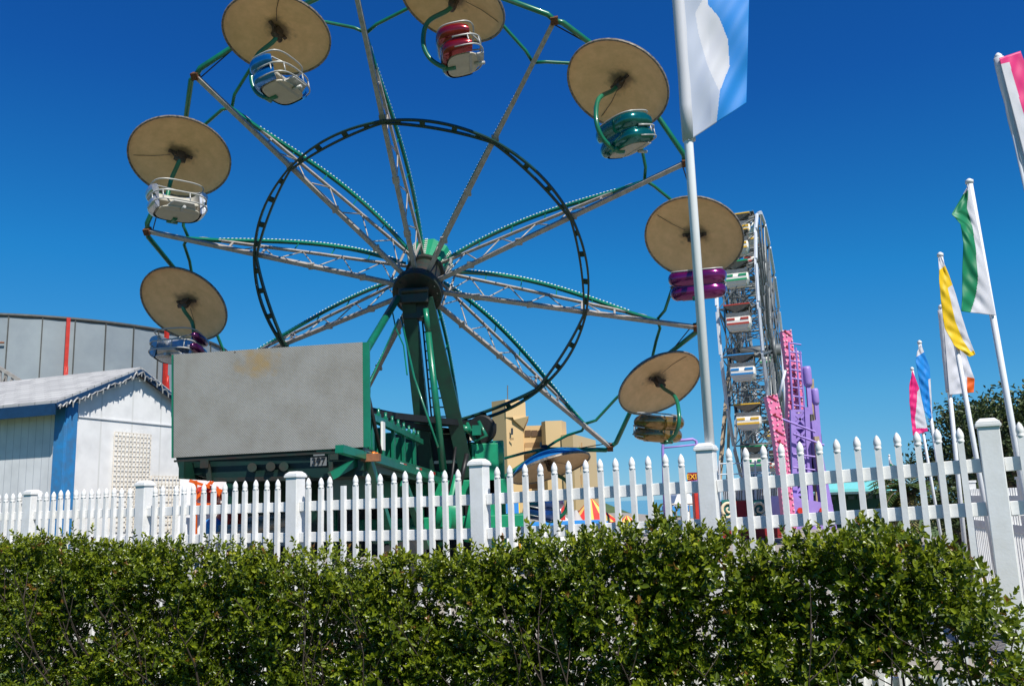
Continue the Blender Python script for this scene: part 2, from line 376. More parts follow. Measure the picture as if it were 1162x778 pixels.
def nrm(v): v = np.asarray(v, float); return v/np.linalg.norm(v)

# ------------------------------------------------------------------ ground
def ground_mat(name, c1, c2, c3, sc, bump=.4):
    m = bpy.data.materials.new(name); m.use_nodes = True; n = m.node_tree.nodes; L = m.node_tree.links; b = n['Principled BSDF']; b.inputs['Roughness'].default_value = .9
    tc = n.new('ShaderNodeTexCoord'); nz = n.new('ShaderNodeTexNoise'); nz.inputs['Scale'].default_value = sc; nz.inputs['Detail'].default_value = 8
    L.new(tc.outputs['Object'], nz.inputs['Vector']); cr = n.new('ShaderNodeValToRGB'); e = cr.color_ramp.elements
    e[0].position = .3; e[0].color = (*c1, 1); e[1].position = .7; e[1].color = (*c3, 1); x = e.new(.5); x.color = (*c2, 1)
    L.new(nz.outputs['Fac'], cr.inputs[0]); L.new(cr.outputs[0], b.inputs['Base Color'])
    bp = n.new('ShaderNodeBump'); bp.inputs['Strength'].default_value = bump; L.new(nz.outputs['Fac'], bp.inputs['Height']); L.new(bp.outputs[0], b.inputs['Normal']); M[name] = m
ground_mat('lawn', (.035, .06, .015), (.07, .12, .025), (.12, .15, .04), 3)
ground_mat('paving', (.24, .215, .18), (.30, .27, .23), (.36, .33, .28), 1.5, .1)
tag(MB().box((0, 0, -.25), (4000, 4000, .5)).build('ground', 'lawn'), kind='structure')
g = MB(); x0, y0 = on_line(545, 0, 0, 0) if False else (-.28, 7.36)
FL = lambda X: 7.36-.49*(X+.28)       # fence line on the ground
g.prism([(-60, FL(-60)+.4, .004), (14, FL(14)+.4, .004), (14, 120, .004), (-60, 120, .004)], (0, 0, .02))
tag(g.build('pavement', 'paving'), kind='structure')

mat('sky_fill_water', (.03, .16, .30), .12, bump=.1, bscale=3)
m_ = MB(); m_.prism([(9, 58, .01), (2500, 58, .01), (2500, 3500, .01), (330, 3500, .01)], (0, 0, .01)); tag(m_.build('sky_fill', 'sky_fill_water'), kind='structure')  # water sheet added to fill the strip below the horizon with sky blue

# ------------------------------------------------------------------ picket fence in front
fdir = nrm((1, -.49, 0)); fn = nrm((-.49, -1, 0)); UZ = np.array([0, 0, 1.])
posts = []
for px, zr, zt in ((35, .065, .335), (163, .055, .36), (335, .05, .36), (545, .05, .372), (805, .08, .385), (1130, .142, .43)):
    X, Y = on_line(px, -.28, 7.36, -.49); posts.append([X, Y, 1.6+zr, 1.6+zt])
d = np.array(posts[-1])-np.array(posts[-2]); posts.append(list(np.array(posts[-1])+d*[1, 1, 1, .6]))
d = np.array(posts[0])-np.array(posts[1]); posts.insert(0, list(np.array(posts[0])+d*[1, 1, .3, .3]))
AXF = (fdir, -fn, UZ)
fence = thing('picket_fence', (posts[3][0], posts[3][1], 0), 'long white picket fence with pointed picket caps standing behind the green hedge', 'fence')
CAPZ = [(.0200, 0), (.0235, .003), (.0235, .014), (.0195, .020), (.0228, .030), (.0240, .044), (.0215, .062), (.0135, .084), (.0025, .100)]
def acorn(mb, c, s=1.): mb.lathe(c, [(r*s*1.05, h*s*.95) for r, h in CAPZ], 12, AXF)
for i, (X, Y, zr, zt) in enumerate(posts):
    m = MB(); m.box((X, Y, (zt-.04)/2), (.127, .127, zt-.04), AXF)
    po = child(fence, 'post', m, 'vinyl', bevel=.006)
    c = MB(); c.box((X, Y, zt-.035), (.150, .150, .022), AXF); c.box((X, Y, zt-.018), (.138, .138, .014), AXF); c.box((X, Y, zt-.001), (.134, .134, .022), AXF, taper=.62)
    child(po, 'post_cap', c, 'vinyl', bevel=.003)
random.seed(3)
for i in range(len(posts)-1):
    A = np.array(posts[i]); B = np.array(posts[i+1]); a3 = lambda t, z: np.array([A[0]+(B[0]-A[0])*t, A[1]+(B[1]-A[1])*t, z])
    L = np.linalg.norm((B-A)[:2]); e = .066/L
    for off in (0, -.275, -1.35):
        m = MB(); m.beam(a3(e, A[2]+off), a3(1-e, B[2]+off), .042, .088); child(fence, 'rail', m, 'vinyl', bevel=.004)
    for k in range(13):
        t = e+(1-2*e)*(k+.85)/(13.7); zr = A[2]+(B[2]-A[2])*t; base = a3(t, .08)-(-fn)*.0
        off = fn*.032
        lean = random.gauss(0, .006); top = zr+.165+random.gauss(0, .004)
        if i == 2 and k == 2: lean = .035
        if i == 2 and k == 1: lean = -.02
        m = MB(); b0 = a3(t, .08)+off; b1 = a3(t, top)+off+fdir*lean
        m.beam(b0, b1, .038, .038, up=fn)
        nocap = (i == 3 and k == 3)
        if not nocap: acorn(m, b1-UZ*.003)
        child(fence, 'picket', m, 'vinyl', 'picket with its pointed cap missing' if nocap else None)

# ------------------------------------------------------------------ hedge
hx0, hy0 = posts[4][0]-.49*1.12, posts[4][1]-1.12
hed = thing('hedge', (0, 6.0, 0), 'dense leafy green hedge with gaps and yellowish shoots in front of the white fence', 'hedge')
TOP = np.array([(-150, 1.45), (0, 1.47), (60, 1.50), (110, 1.44), (200, 1.42), (300, 1.37), (380, 1.33), (450, 1.30), (500, 1.29), (560, 1.34), (600, 1.45), (660, 1.43), (720, 1.47), (760, 1.50), (800, 1.47), (850, 1.38), (880, 1.36), (930, 1.43), (980, 1.46), (1010, 1.46), (1040, 1.36), (1070, 1.37), (1098, 1.28), (1120, 1.10), (1138, .90), (1150, .72)])
hp = [on_line(px, hx0, hy0, -.49) for px in (-150, 1150)]
HA, HB = np.array([*hp[0]]), np.array([*hp[1]]); HL = np.linalg.norm(HB-HA)
pxs = np.linspace(-150, 1150, 200); ss = np.array([np.linalg.norm(np.array(on_line(p, hx0, hy0, -.49))-HA) for p in pxs])
def top_at(s): return np.interp(np.interp(s, ss, pxs), TOP[:, 0], TOP[:, 1])
hd = (HB-HA)/HL; hn = np.array([-hd[1], hd[0]]);  hn = -hn if hn[1] < 0 else hn     # hn: away from the camera
# clump centres, then shoots around them
nc = 3200
cs_ = rng.uniform(0, HL, nc); cz = rng.beta(1.25, 1.0, nc)*1.0; cdp = rng.beta(1.0, 1.5, nc)
ctop = top_at(cs_); cz = .12+cz*(ctop-.16-.12); lob = .5+.5*np.sin(cs_*5.1+1.3*np.sin(cz*5.))*np.cos(cz*6.3+cs_*2.3+.7); cw = -.30+.26*(1-lob)+.55*cdp
keep = rng.random(nc) < .08+1.*(lob > .12)* np.clip(.35+.75*(.5+.5*np.sin(cs_*7.3+cz*6)*np.cos(cs_*3.1-cz*9.)), .25, 1)
cs_, cz, cw, ctop = cs_[keep], cz[keep], cw[keep], ctop[keep]
per = 9
S = np.repeat(cs_, per)+rng.normal(0, .055, len(cs_)*per); Z = np.repeat(cz, per)+rng.normal(0, .06, len(cs_)*per); W = np.repeat(cw, per)+rng.normal(0, .05, len(cs_)*per)
kp = ~((S > HL-.95) & (Z < np.interp(S, [HL-.95, HL], [.62, .95])) & (rng.random(len(S)) < .72)); S, Z, W = S[kp], Z[kp], W[kp]
# a loose top row
nt_ = 750; s2 = rng.uniform(0, HL, nt_); S = np.concatenate([S, s2]); Z = np.concatenate([Z, top_at(s2)-.13+rng.normal(0, .045, nt_)]); W = np.concatenate([W, rng.uniform(-.25, .3, nt_)])
# the tall sprigs
for px, dz in ((52, .09), (95, .05), (120, .03), (745, .13), (752, .09), (740, .05), (980, .05), (1005, .06), (1060, .05), (560, .04), (655, .03), (25, .03)):
    s_ = np.interp(px, pxs, ss); S = np.append(S, s_+rng.normal(0, .02, 6)); Z = np.append(Z, top_at(s_)-.1+np.linspace(-.1, dz, 6)); W = np.append(W, rng.normal(0, .02, 6))
ok = (S < HL+.02) & (Z < top_at(np.clip(S, 0, HL))+.1); S, Z, W = S[ok], Z[ok], W[ok]
ns = len(S); base = np.stack([HA[0]+hd[0]*S+hn[0]*W, HA[1]+hd[1]*S+hn[1]*W, Z], 1)
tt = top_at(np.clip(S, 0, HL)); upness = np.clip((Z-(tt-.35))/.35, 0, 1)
sdir = np.stack([rng.normal(0, .55, ns)-hn[0]*.45, rng.normal(0, .55, ns)-hn[1]*.45, .35+1.1*upness+rng.normal(0, .4, ns)], 1); sdir /= np.linalg.norm(sdir, axis=1)[:, None]
slen = rng.uniform(.05, .12, ns)
K = 9
P_, D_, N_, Ln, Wd, Tn = [], [], [], [], [], []
stone = rng.random(ns)
e1 = np.cross(sdir, [0, 0, 1.]); e1 /= np.linalg.norm(e1, axis=1)[:, None]; e2 = np.cross(sdir, e1); ph0 = rng.uniform(0, 6.28, ns)
near = np.clip((S/HL), 0, 1)
for k in range(K):
    f = (k+.5)/K; a = ph0+k*2.4
    out = np.cos(a)[:, None]*e1+np.sin(a)[:, None]*e2
    P_.append(base+sdir*(slen*f)[:, None]); dd = out*(.9-.55*f)+sdir*(.35+.6*f)+rng.normal(0, .12, (ns, 3)); D_.append(dd)
    N_.append(sdir+rng.normal(0, .2, (ns, 3)))
    L_ = rng.uniform(.024, .052, ns)*(1.08-.35*f)*(1+.12*near); Ln.append(L_); Wd.append(L_*rng.uniform(.48, .62, ns))
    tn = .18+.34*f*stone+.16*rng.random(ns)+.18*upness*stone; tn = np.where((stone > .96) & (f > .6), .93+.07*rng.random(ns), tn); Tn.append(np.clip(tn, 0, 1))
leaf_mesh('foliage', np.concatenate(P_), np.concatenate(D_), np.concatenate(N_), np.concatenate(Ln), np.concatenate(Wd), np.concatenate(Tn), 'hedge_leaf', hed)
st = MB()
for i in range(150):
    s = rng.uniform(.1, HL-.15); w0 = rng.normal(0, .12); p = np.array([HA[0]+hd[0]*s+hn[0]*w0, HA[1]+hd[1]*s+hn[1]*w0, 0.]); r0 = rng.uniform(.005, .012); tp = top_at(s)*rng.uniform(.6, .92)
    pts = [p]; v = np.array([rng.normal(0, .25), rng.normal(0, .2), 1.])
    for j in range(6):
        v = v+np.array([rng.normal(0, .18), rng.normal(0, .15), 0]); pts.append(pts[-1]+v/np.linalg.norm(v)*tp/6)
    st.tube(pts, [r0*(1-.12*j) for j in range(7)], 5)
    for j in (2, 3, 4, 5):
        q = pts[j]; v2 = nrm([rng.normal(0, .8), rng.normal(0, .6), .7]); st.tube([q, q+v2*.14, q+v2*.25+[0, 0, .05]], [r0*.45, r0*.32, r0*.2], 4)
child(hed, 'stem', st, 'hedge_stem')

# ------------------------------------------------------------------ tilted wheel ride
H = np.array([-1.82876138, 18., 6.31881005]); AX = np.array([0.09740637, 0.75891413, 0.64386438])
RR = np.cross(AX, UZ-(UZ@AX)*AX); VV = UZ-(UZ@AX)*AX; VV /= np.linalg.norm(VV); RR = np.cross(AX, VV); RR = -RR if RR[0] < 0 else RR
def wp(deg, R_, off=0.): a = rad(deg); return H+AX*off+R_*(math.sin(a)*RR+math.cos(a)*VV)
wdirs = [-75+36*i+(.3 if i else .3) for i in range(10)]
ride = thing('wheel_ride', at(505, 560, 18.4)*[1, 1, 0], 'big tilted green and grey wheel ride with ten lattice spokes, behind the white fence', 'fairground ride')
hb = MB(); hb.lathe(H-AX*.75, [(.25, 0), (.50, .02), (.52, .08), (.52, .22), (.42, .26), (.36, .5), (.36, 1.0), (.42, 1.02), (.42, 1.12)], 40, (RR, VV, AX), 0, False)
for k in range(16):
    a = 2*math.pi*k/16; hb.tube([H-AX*.76+.42*(math.cos(a)*RR+math.sin(a)*VV), H-AX*.71+.42*(math.cos(a)*RR+math.sin(a)*VV)], .025, 6)
child(ride, 'hub', hb, 'hub_dark')
cr = MB()
nseg = 10
for k in range(nseg):
    a0, a1 = 2*math.pi*k/nseg, 2*math.pi*(k+1)/nseg
    P = lambda a, r, h: H+AX*h+r*(math.cos(a)*RR+math.sin(a)*VV)
    cr.grid([[P(a0, .30, .36), P(a1, .30, .36)], [P(a0, .52, .98), P(a1, .52, .98)]], 0, False)
    cr.grid([[P(a0, .52, .98), P(a1, .52, .98)], [P(a0, .1, 1.08), P(a1, .1, 1.08)]], 0, False)
    for j in range(11):
        f = j/10; am = (a0*(.5)+a1*.5); c = P(am, .30*(1-f)+.50*f, .37+.58*f)
        for da in (-.035, .035): 
            c2 = P(am+da, .292*(1-f)+.492*f+.008, .38+.58*f); cr.box(c2, (.026, .026, .026), (RR, VV, AX), 1)
child(ride, 'crown', cr, ['bright_green', 'bulb'])
RT = 5.86
for i, dg in enumerate(wdirs):
    # lower chord, upper chord, lattice in the radial/axial plane, slightly widened sideways
    lo = lambda r: wp(dg, r, -.42+.42*(r-.45)/(RT-.45)); hi = lambda r: wp(dg, r, .48-(.48-.10)*min(1, (r-.3)/4.3)**1.25) if r < 4.7 else wp(dg, r, .10)
    tn = nrm(np.cross(AX, lo(2)-lo(1)))
    m = MB(); m.beam(lo(.42), lo(RT), .085, .085, up=AX); m.beam(hi(.38), hi(2.4), .055, .055, up=AX); m.beam(hi(2.4), hi(4.75), .055, .055, up=AX)
    m.beam(hi(4.75), lo(5.0), .05, .05, up=AX)
    ks = np.linspace(.55, 3.9, 9)
    for j in range(8):
        a_, b_ = ks[j], ks[j+1]
        if j % 2 == 0: m.tube([lo(a_), hi(b_)], .014, 6)
        else: m.tube([hi(a_), lo(b_)], .014, 6)
    for r in (.62, 3.4, 4.1): m.beam(lo(r), hi(r), .04, .04, up=tn)
    for r in (1.2, 2.3, 3.5): m.box(lo(r), (.13, .13, .07), (RR, VV, AX), 0)
    sp = child(ride, 'spoke', m, 'galv')
    # green light arch
    ar = MB(); pts = []; bl = []
    for f in np.linspace(0, 1, 26):
        r = .5+3.9*f; h = .55+.0*f; base = hi(r); arch = .42*math.sin(math.pi*min(1, f*1.0)**.85)+.02; pts.append(base+AX*(arch+.06*(1-f)))
    for p, q in zip(pts[:-1], pts[1:]): ar.beam(p, q, .055, .10, up=AX)
    for k in range(52):
        f = k/51*25; j = min(24, int(f)); p = pts[j]+(pts[j+1]-pts[j])*(f-j); ar.box(p+AX*.07, (.042, .042, .04), (RR, VV, AX), 1)
    ar.beam(pts[-1], lo(5.05)+AX*.03, .06, .09, up=AX)
    for f in (5, 10, 15, 20): ar.beam(hi(.5+3.9*f/25), pts[f], .02, .02, up=tn)
    child(sp, 'light_arch', ar, ['green', 'bulb'])
# ring: two hoops joined by rungs, each bay bowed out a little
rg = MB(); RI = 3.46
for i, dg in enumerate(wdirs):
    c1, c2 = [], []
    for f in np.linspace(0, 1, 15):
        a = dg+36*f; chord = RI*math.cos(rad(18))/math.cos(rad(36*(f-.5))); bow = .5*math.sin(math.pi*f)
        rr_ = chord*(1-.65)+RI*.65; bulge = .05*math.sin(math.pi*f)+.022
        c1.append(wp(a, rr_+bulge*1.1, -.32-bulge*.3)); c2.append(wp(a, rr_-bulge*.7, -.32+bulge*.3))
    for c in (c1, c2):
        for p, q in zip(c[:-1], c[1:]): rg.beam(p, q, .04, .085, up=AX)
    for j in (2, 5, 9, 12): rg.beam(c1[j], c2[j], .10, .05, up=AX)
child(ride, 'ring', rg, 'dark_green')
# tower: two box legs, ladder, hydraulic tube, brace
hc = H-AX*.95
tl = MB()
tl.beam(at(464, 338, 17.35), at(485, 535, 18.1), .28, .34, up=(0, 1, 0)); child(ride, 'tower_leg', tl, 'dark_green', bevel=.01)
tl = MB(); tl.beam(at(483, 338, 17.4), at(531, 540, 18.3), .30, .34, up=(0, 1, 0)); child(ride, 'tower_leg', tl, 'dark_green', bevel=.01)
tl = MB(); tl.box(at(470, 337, 17.25), (.58, .36, .30)); tl.box(at(472, 352, 17.40), (.50, .3, .40)); tl.tube([at(455, 331, 17.05), at(486, 328, 17.05)], .05, 10)
child(ride, 'tower_head', tl, 'hub_dark', bevel=.02)
ld = MB(); a0, a1 = at(478, 350, 17.9), at(494, 520, 18.6); b0, b1 = at(492, 350, 17.9), at(516, 520, 18.6)
ld.tube([a0, a1], .02, 6); ld.tube([b0, b1], .02, 6)
for k in range(16):
    f = (k+.5)/16; ld.tube([a0*(1-f)+a1*f, b0*(1-f)+b1*f], .016, 6)
child(ride, 'ladder', ld, 'dark_green')
hy = MB(); p0, p1 = at(483, 350, 17.1), at(503, 533, 17.4); hy.tube([p0, p0*.85+p1*.15], .055, 14); hy.tube([p0*.85+p1*.15, p1], [.062, .074], 14); hy.tube([p1, at(504, 545, 17.42)], .06, 8)
child(ride, 'lift_cylinder', hy, 'green')
bc = MB(); bc.tube([at(451, 338, 17.), at(411, 405, 15.2), at(370, 470, 13.6)], .07, 10); child(ride, 'brace', bc, 'green')
cb = MB(); cb.tube([at(455, 360, 17), at(470, 428, 15), at(497, 507, 14.5)], .02, 6); cb.tube([at(452, 362, 16.9), at(417, 440, 12.2)], .015, 6)
cb.tube([at(445, 352, 16.9), at(449, 372, 16.5), at(458, 392, 16), at(462, 425, 15.5)], .014, 5)
child(ride, 'cable', cb, 'green')

# ------------------------------------------------------------------ gondolas with umbrellas
def stad(a, wx, wy):
    """rounded-rectangle plan"""
    c, s = math.cos(a), math.sin(a); e = 2/3.2
    return wx*math.copysign(abs(c)**e, c), wy*math.copysign(abs(s)**e, s)
PIV = {}
def gondola(name, upx, upy, Nm, deg, spx, spy, flake, label, top='umb_top_tan', frame_m='white_tube', Yoff=0, pitch=.22, inner='cream'):
    d = ray(upx, upy); t_ = ((H-AX*.30-EYE)@AX)/(d@AX); Q = EYE+d*t_
    an = rad(deg); tv = math.cos(an)*RR-math.sin(an)*VV
    N = nrm(Nm); y = nrm(tv-(tv@N)*N); x = np.cross(y, N)
    g = thing('gondola', Q, label, 'ride gondola', 'gondolas hanging from the tilted wheel', rot=(x, y, N))
    def loc(p): v = np.asarray(p, float)-Q; return np.array([v@x, v@y, v@N])
    PIV[int(round((deg-18+75)/36.))%10] = Q+N*.46
    rim = .965
    u = MB(); n = 48
    prof = [(.02, .38), (.25, .36), (.55, .265), (.8, .14), (rim-.02, .012), (rim, -.005), (rim, -.045)]
    b = len(u.v)
    for r, h in prof:
        for k in range(n): a = 2*math.pi*k/n; u.v.append(np.array([r*math.cos(a), r*math.sin(a), h]))
    for i in range(len(prof)-1):
        for k in range(n): l = (k+1) % n; u.face([b+i*n+k, b+i*n+l, b+(i+1)*n+l, b+(i+1)*n+k], 1 if i >= 4 else 0, True)
    u.face([b+k for k in range(n)], 0)
    prof2 = [(rim, -.045), (rim-.03, -.045), (rim-.035, -.02), (.8, .035), (.5, .10), (.2, .15), (.02, .16)]
    b = len(u.v)
    for r, h in prof2:
        for k in range(n): a = 2*math.pi*k/n; u.v.append(np.array([r*math.cos(a), r*math.sin(a), h]))
    for i in range(len(prof2)-1):
        for k in range(n): l = (k+1) % n; u.face([b+i*n+k, b+i*n+l, b+(i+1)*n+l, b+(i+1)*n+k], 1 if i < 2 else 2, True)
    u.face([b+6*n+k for k in range(n)], 2)
    sa = 1.1+deg*.03
    u.tube([np.array([r*math.cos(sa+.25*r), r*math.sin(sa+.25*r), h-.004]) for r, h in ((.2, .118), (.5, .083), (.8, .028), (.94, .0))], .006, 4, 3)
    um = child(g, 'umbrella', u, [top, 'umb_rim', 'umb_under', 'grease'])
    # bracket under the umbrella
    br = MB(); br.tube([(0, 0, .0), (0, 0, .46)], .05, 8); br.box((0, 0, .03), (.15, .13, .2)); br.tube([(-.17, .02, .10), (.0, -.02, -.1)], .018, 6); br.tube([(.20, .02, .10), (.04, -.02, -.08)], .018, 6)
    br.box((0, .0, .1), (.46, .06, .03)); br.tube([(-.11, 0, -.06), (.11, 0, -.06)], .05, 8)
    child(g, 'bracket', br, 'grease')
    # the tub hangs nearly upright, leaning back a little
    Sp = at(spx, spy, (Q-N*1.02)[1]+Yoff)
    fh = nrm([tv[0], tv[1], 0]); tz = nrm(UZ-pitch*fh); ty = nrm(fh-(fh@tz)*tz); tx = np.cross(ty, tz)
    T = lambda p: loc(Sp+p[0]*tx+p[1]*ty+p[2]*tz)
    w_, dd, hh = .52, .36, .54
    A0 = np.array([0, 0, -.05]); B1 = T((0, -dd-.20, hh*.55)); B2 = T((0, -dd-.16, -.02)); B3 = T((0, -dd*.85, -.25))
    M1 = A0*.55+B1*.45+loc(Q-fh*.22)*.9
    arm = MB(); ctrl = [A0, A0*.8+M1*.2+np.array([0, 0, -.05]), M1, B1, B2, B3, T((0, -.1, -.28))]; pts = []
    for i in range(len(ctrl)-1):
        p0, p1, p2, p3 = ctrl[max(i-1, 0)], ctrl[i], ctrl[i+1], ctrl[min(i+2, len(ctrl)-1)]
        for f in np.linspace(0, 1, 6)[:-1]:
            pts.append(.5*((2*p1)+(-p0+p2)*f+(2*p0-5*p1+4*p2-p3)*f*f+(-p0+3*p1-3*p2+p3)*f**3))
    arm.tube(pts, .042, 10); arm.tube([T((-.1, -dd*.9, -.25)), T((.1, -dd*.9, -.25))], .04, 8)
    child(g, 'hanger_arm', arm, 'green')
    z0 = -hh/2; zs = np.linspace(0, 1, 19); angs = np.linspace(rad(-202), rad(22), 38); G = []
    for f in zs:
        row = []
        k = (.80+.20*math.sin(math.pi*min(1, f/.5))**.55) if f < .5 else (.86+.18*math.sin(math.pi*(f-.5)/.5)**.55)
        for a in angs:
            px_, py_ = stad(a, w_, dd); front = max(0., math.sin(a)); row.append(T((px_*k, py_*k, z0+f*hh*(1-.3*front))))
        G.append(row)
    tb = MB(); tb.grid(G); Gi = []
    for f in zs[::-1]:
        row = []
        for a in angs:
            px_, py_ = stad(a, w_*.76, dd*.74); front = max(0., math.sin(a)); row.append(T((px_, py_, z0+.02+f*(hh-.02)*(1-.3*front))))
        Gi.append(row)
    tb.grid([G[-1], Gi[0]], 1); tb.grid(Gi, 1)
    for s in (0, -1): tb.grid([[G[i][s] for i in range(19)], [Gi[18-i][s] for i in range(19)]], 0)
    tb.prism([T((*[q*.72 for q in stad(a, w_, dd)], z0)) for a in np.linspace(0, 2*math.pi, 33)[:-1]], T((0, 0, .02))-T((0, 0, 0)), 1)
    tub = child(g, 'tub', tb, ['flake_'+flake, inner])
    se = MB(); AXT = [loc(Q+v) for v in (tx, ty, tz)]; se.box(T((0, -.06, -.06)), (w_*1.4, dd*1.0, .07), AXT); se.box(T((0, -.2, .08)), (w_*1.35, .06, .28), AXT); child(tub, 'bench', se, inner, bevel=.02)
    if deg == -92:
        sp_ = MB()
        for z_ in (-.12, .12): sp_.tube([T((-w_*.96, y_, z_)) for y_ in (-.30, -.2, 0, .2, .30)], [.03, .09, .105, .09, .03], 12)
        child(tub, 'side_shell', sp_, 'flake_plum')
    # front cage: two hoops, uprights, foot plate
    cg = MB(); hoop = lambda z, k: [T((stad(a, w_*k, dd*k)[0], stad(a, w_*k, dd*k)[1], z)) for a in np.linspace(0, 2*math.pi, 41)[:-1]]
    cg.tube(hoop(hh/2, .90), .014, 7, closed=True)
    frp = [(stad(a, w_*.97, dd*1.06)[0], stad(a, w_*.97, dd*1.06)[1]) for a in np.linspace(rad(-8), rad(188), 20)]
    fr = [T((x_, y_, .0)) for x_, y_ in frp]; fr2 = [T((x_, y_, -.18)) for x_, y_ in frp]
    cg.tube(fr, .016, 7); cg.tube(fr2, .014, 7)
    for k in (2, 6, 10, 13, 17): cg.tube([fr[k], fr2[k]], .012, 6)
    cg.tube([T((-w_*.85, .1, hh/2-.05)), T((-.1, .38, .0)), T((.12, .38, .0)), T((w_*.85, .1, hh/2-.05))], .014, 6)
    cg.prism([T(p) for p in ((-w_*.6, .12, z0+.01), (w_*.6, .12, z0+.01), (w_*.35, .38, z0+.07), (-w_*.35, .38, z0+.07))], T((0, 0, -.02))-T((0, 0, 0)))
    cg.tube([T((0, .2, z0-.02)), T((0, .38, z0-.04))], .03, 8)
    child(tub, 'lap_cage', cg, frame_m)
    return g
gd = [
 (314.5, 39, (.02, .30, .95), -20, 318, 90, 'blue', 'gondola with a metallic blue tub under a round tan umbrella, second from the upper left'),
 (204.3, 178.5, (-.12, .52, .85), -56, 201, 229, 'chrome', 'gondola showing the open front of its silver tub above the leftmost spoke tip'),
 (209.2, 345, (.17, .66, .73), -92, 201, 393, 'chrome', 'gondola with silver and plum tub just above the upper left corner of the grey panel', 'umb_top_tan', 'white_tube', 0, .22, 'flake_chrome'),
 (514, 4, (.32, .14, .93), 15, 521, 58, 'red', 'gondola with a metallic red tub at the very top of the wheel'),
 (701, 96.5, (.41, .38, .83), 49.5, 710, 154, 'teal', 'gondola with a tilted teal green double tub, left of the tall flag'),
 (787.3, 269.5, (.29, .58, .76), 85, 792, 323, 'purple', 'gondola with a magenta purple tub partly hidden by the tall flag pole'),
 (748.2, 434.4, (-.29, .53, .80), 121, 747, 485, 'gold', 'gondola with a dark gold tub above the fence pickets, under a steeply tilted umbrella'),
 (624.6, 530, (-.25, .215, .94), 156, 617, 575, 'navy', 'low gondola with a blue topped umbrella and dark blue tub behind the pickets')]
for i, a in enumerate(gd):
    gondola('gondola', *a, **({'top': 'umb_top_blue'} if i == 7 else {}))

# rim frames: tubes from neighbouring spoke tips to the pivot above each umbrella
for i, dg in enumerate(wdirs):
    m = MB(); mid = dg+18; q = PIV.get(i)
    if q is None: q = wp(mid, 5.5, -.05)
    for s, e in ((dg, 1), (dg+36, -1)):
        tip = wp(s, RT, 0.); k1 = wp(s+e*1.5, RT+.03, .06)
        m.tube([tip, k1, q], [.05, .055, .045], 8)
        inn = wp(s, 5.02, .05); w1 = wp(s+e*2.4, 5.14, .10)
        m.tube([inn, w1, w1*.62+q*.38+AX*.10, w1*.3+q*.7+AX*.08, q], .033, 8)
        m.box(tip, (.13, .13, .16), (RR, VV, AX), 2)
        if e == 1: m.tube([k1*.45+q*.55, k1*.78+wp(s-8, 5.5, .0)*.22], .012, 5, 1)
    m.box(q, (.14, .14, .14), (RR, VV, AX), 1)
    child(ride, 'rim_frame', m, ['green', 'black', 'rust'])

# ------------------------------------------------------------------ trailer with the folded tread-plate platform
TA = np.array([.03, .9995, 0]); TX = np.array([.9995, -.03, 0])     # along the trailer, across it
pR = at(412, 507, 10.5); pRt = at(411, 388, 10.5); pL = at(197, 519, 10.95); pLt = at(197, 402, 10.95)
trl = thing('ride_trailer', (pR[0]-1, 12.5, 0), 'green flatbed trailer with plate number 397 carrying a folded grey tread plate platform', 'trailer')
W0 = pR-pL; wl = np.linalg.norm(W0); WX = nrm([W0[0], W0[1], 0]); WY = np.cross(UZ, WX)
RUST = tuple((pL*.55+pR*.45+UZ*1.12-ORG[trl.name]).tolist())
plate_mat()
pm = MB(); pm.prism([pL, pR, pRt, pLt], WY*.012)
child(trl, 'tread_platform', pm, 'tread_plate')
fr_ = MB(); off = WY*.05
fr_.beam(pR+off+WX*.03, pRt+off+WX*.03, .05, .09); fr_.beam(pL+off, pLt+off, .05, .09); fr_.beam(pLt+off-UZ*.04, pRt+off-UZ*.04, .05, .06); fr_.beam(pL+off+UZ*.03, pR+off+UZ*.03, .05, .06)
for f in (.2, .4, .6, .8): fr_.beam(pL*(1-f)+pR*f+off, pLt*(1-f)+pRt*f+off, .05, .07)
child(trl, 'platform_frame', fr_, 'green')
# nose: sloping gooseneck face below the panel
nz = MB(); b = lambda px, py, Y=10.6: at(px, py, Y)
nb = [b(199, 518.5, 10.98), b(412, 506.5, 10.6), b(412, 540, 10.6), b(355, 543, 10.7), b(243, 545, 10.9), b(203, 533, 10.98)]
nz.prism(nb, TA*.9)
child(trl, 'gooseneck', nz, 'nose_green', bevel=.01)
tr2 = MB()
tr2.beam(b(198, 523, 10.9), b(414, 511, 10.5), .03, .025); tr2.beam(b(235, 522, 10.85), b(238, 545, 10.85), .06, .03, up=(0, 1, 0)); tr2.beam(b(375, 515, 10.5), b(376, 541, 10.5), .05, .03, up=(0, 1, 0))
tr2.beam(b(243, 544, 10.84), b(352, 542, 10.6), .03, .05)
for x, y in ((286, 530), (307, 529), (322, 529)): tr2.tube([b(x, y, 10.62), b(x, y, 10.8)], .055, 14)
tr2.box(b(232, 526, 10.8), (.10, .02, .10)); tr2.box(b(379, 518, 10.48), (.10, .02, .07))
child(trl, 'nose_fitting', tr2, 'hub_dark')
np_ = MB(); np_.box(b(361.5, 523.5, 10.5), (.20, .01, .10), (WX, WY, UZ)); pl_ = child(trl, 'number_plate', np_, 'plate_grey')
text_mesh('plate_number', '397', .118, b(361.5, 523.3, 10.485), (WX, UZ, -WY), 'black', pl_)
nb2 = MB(); nb2.box(b(362, 516, 10.5), (.14, .01, .018), (WX, WY, UZ)); child(trl, 'light_strip', nb2, 'plate_grey')
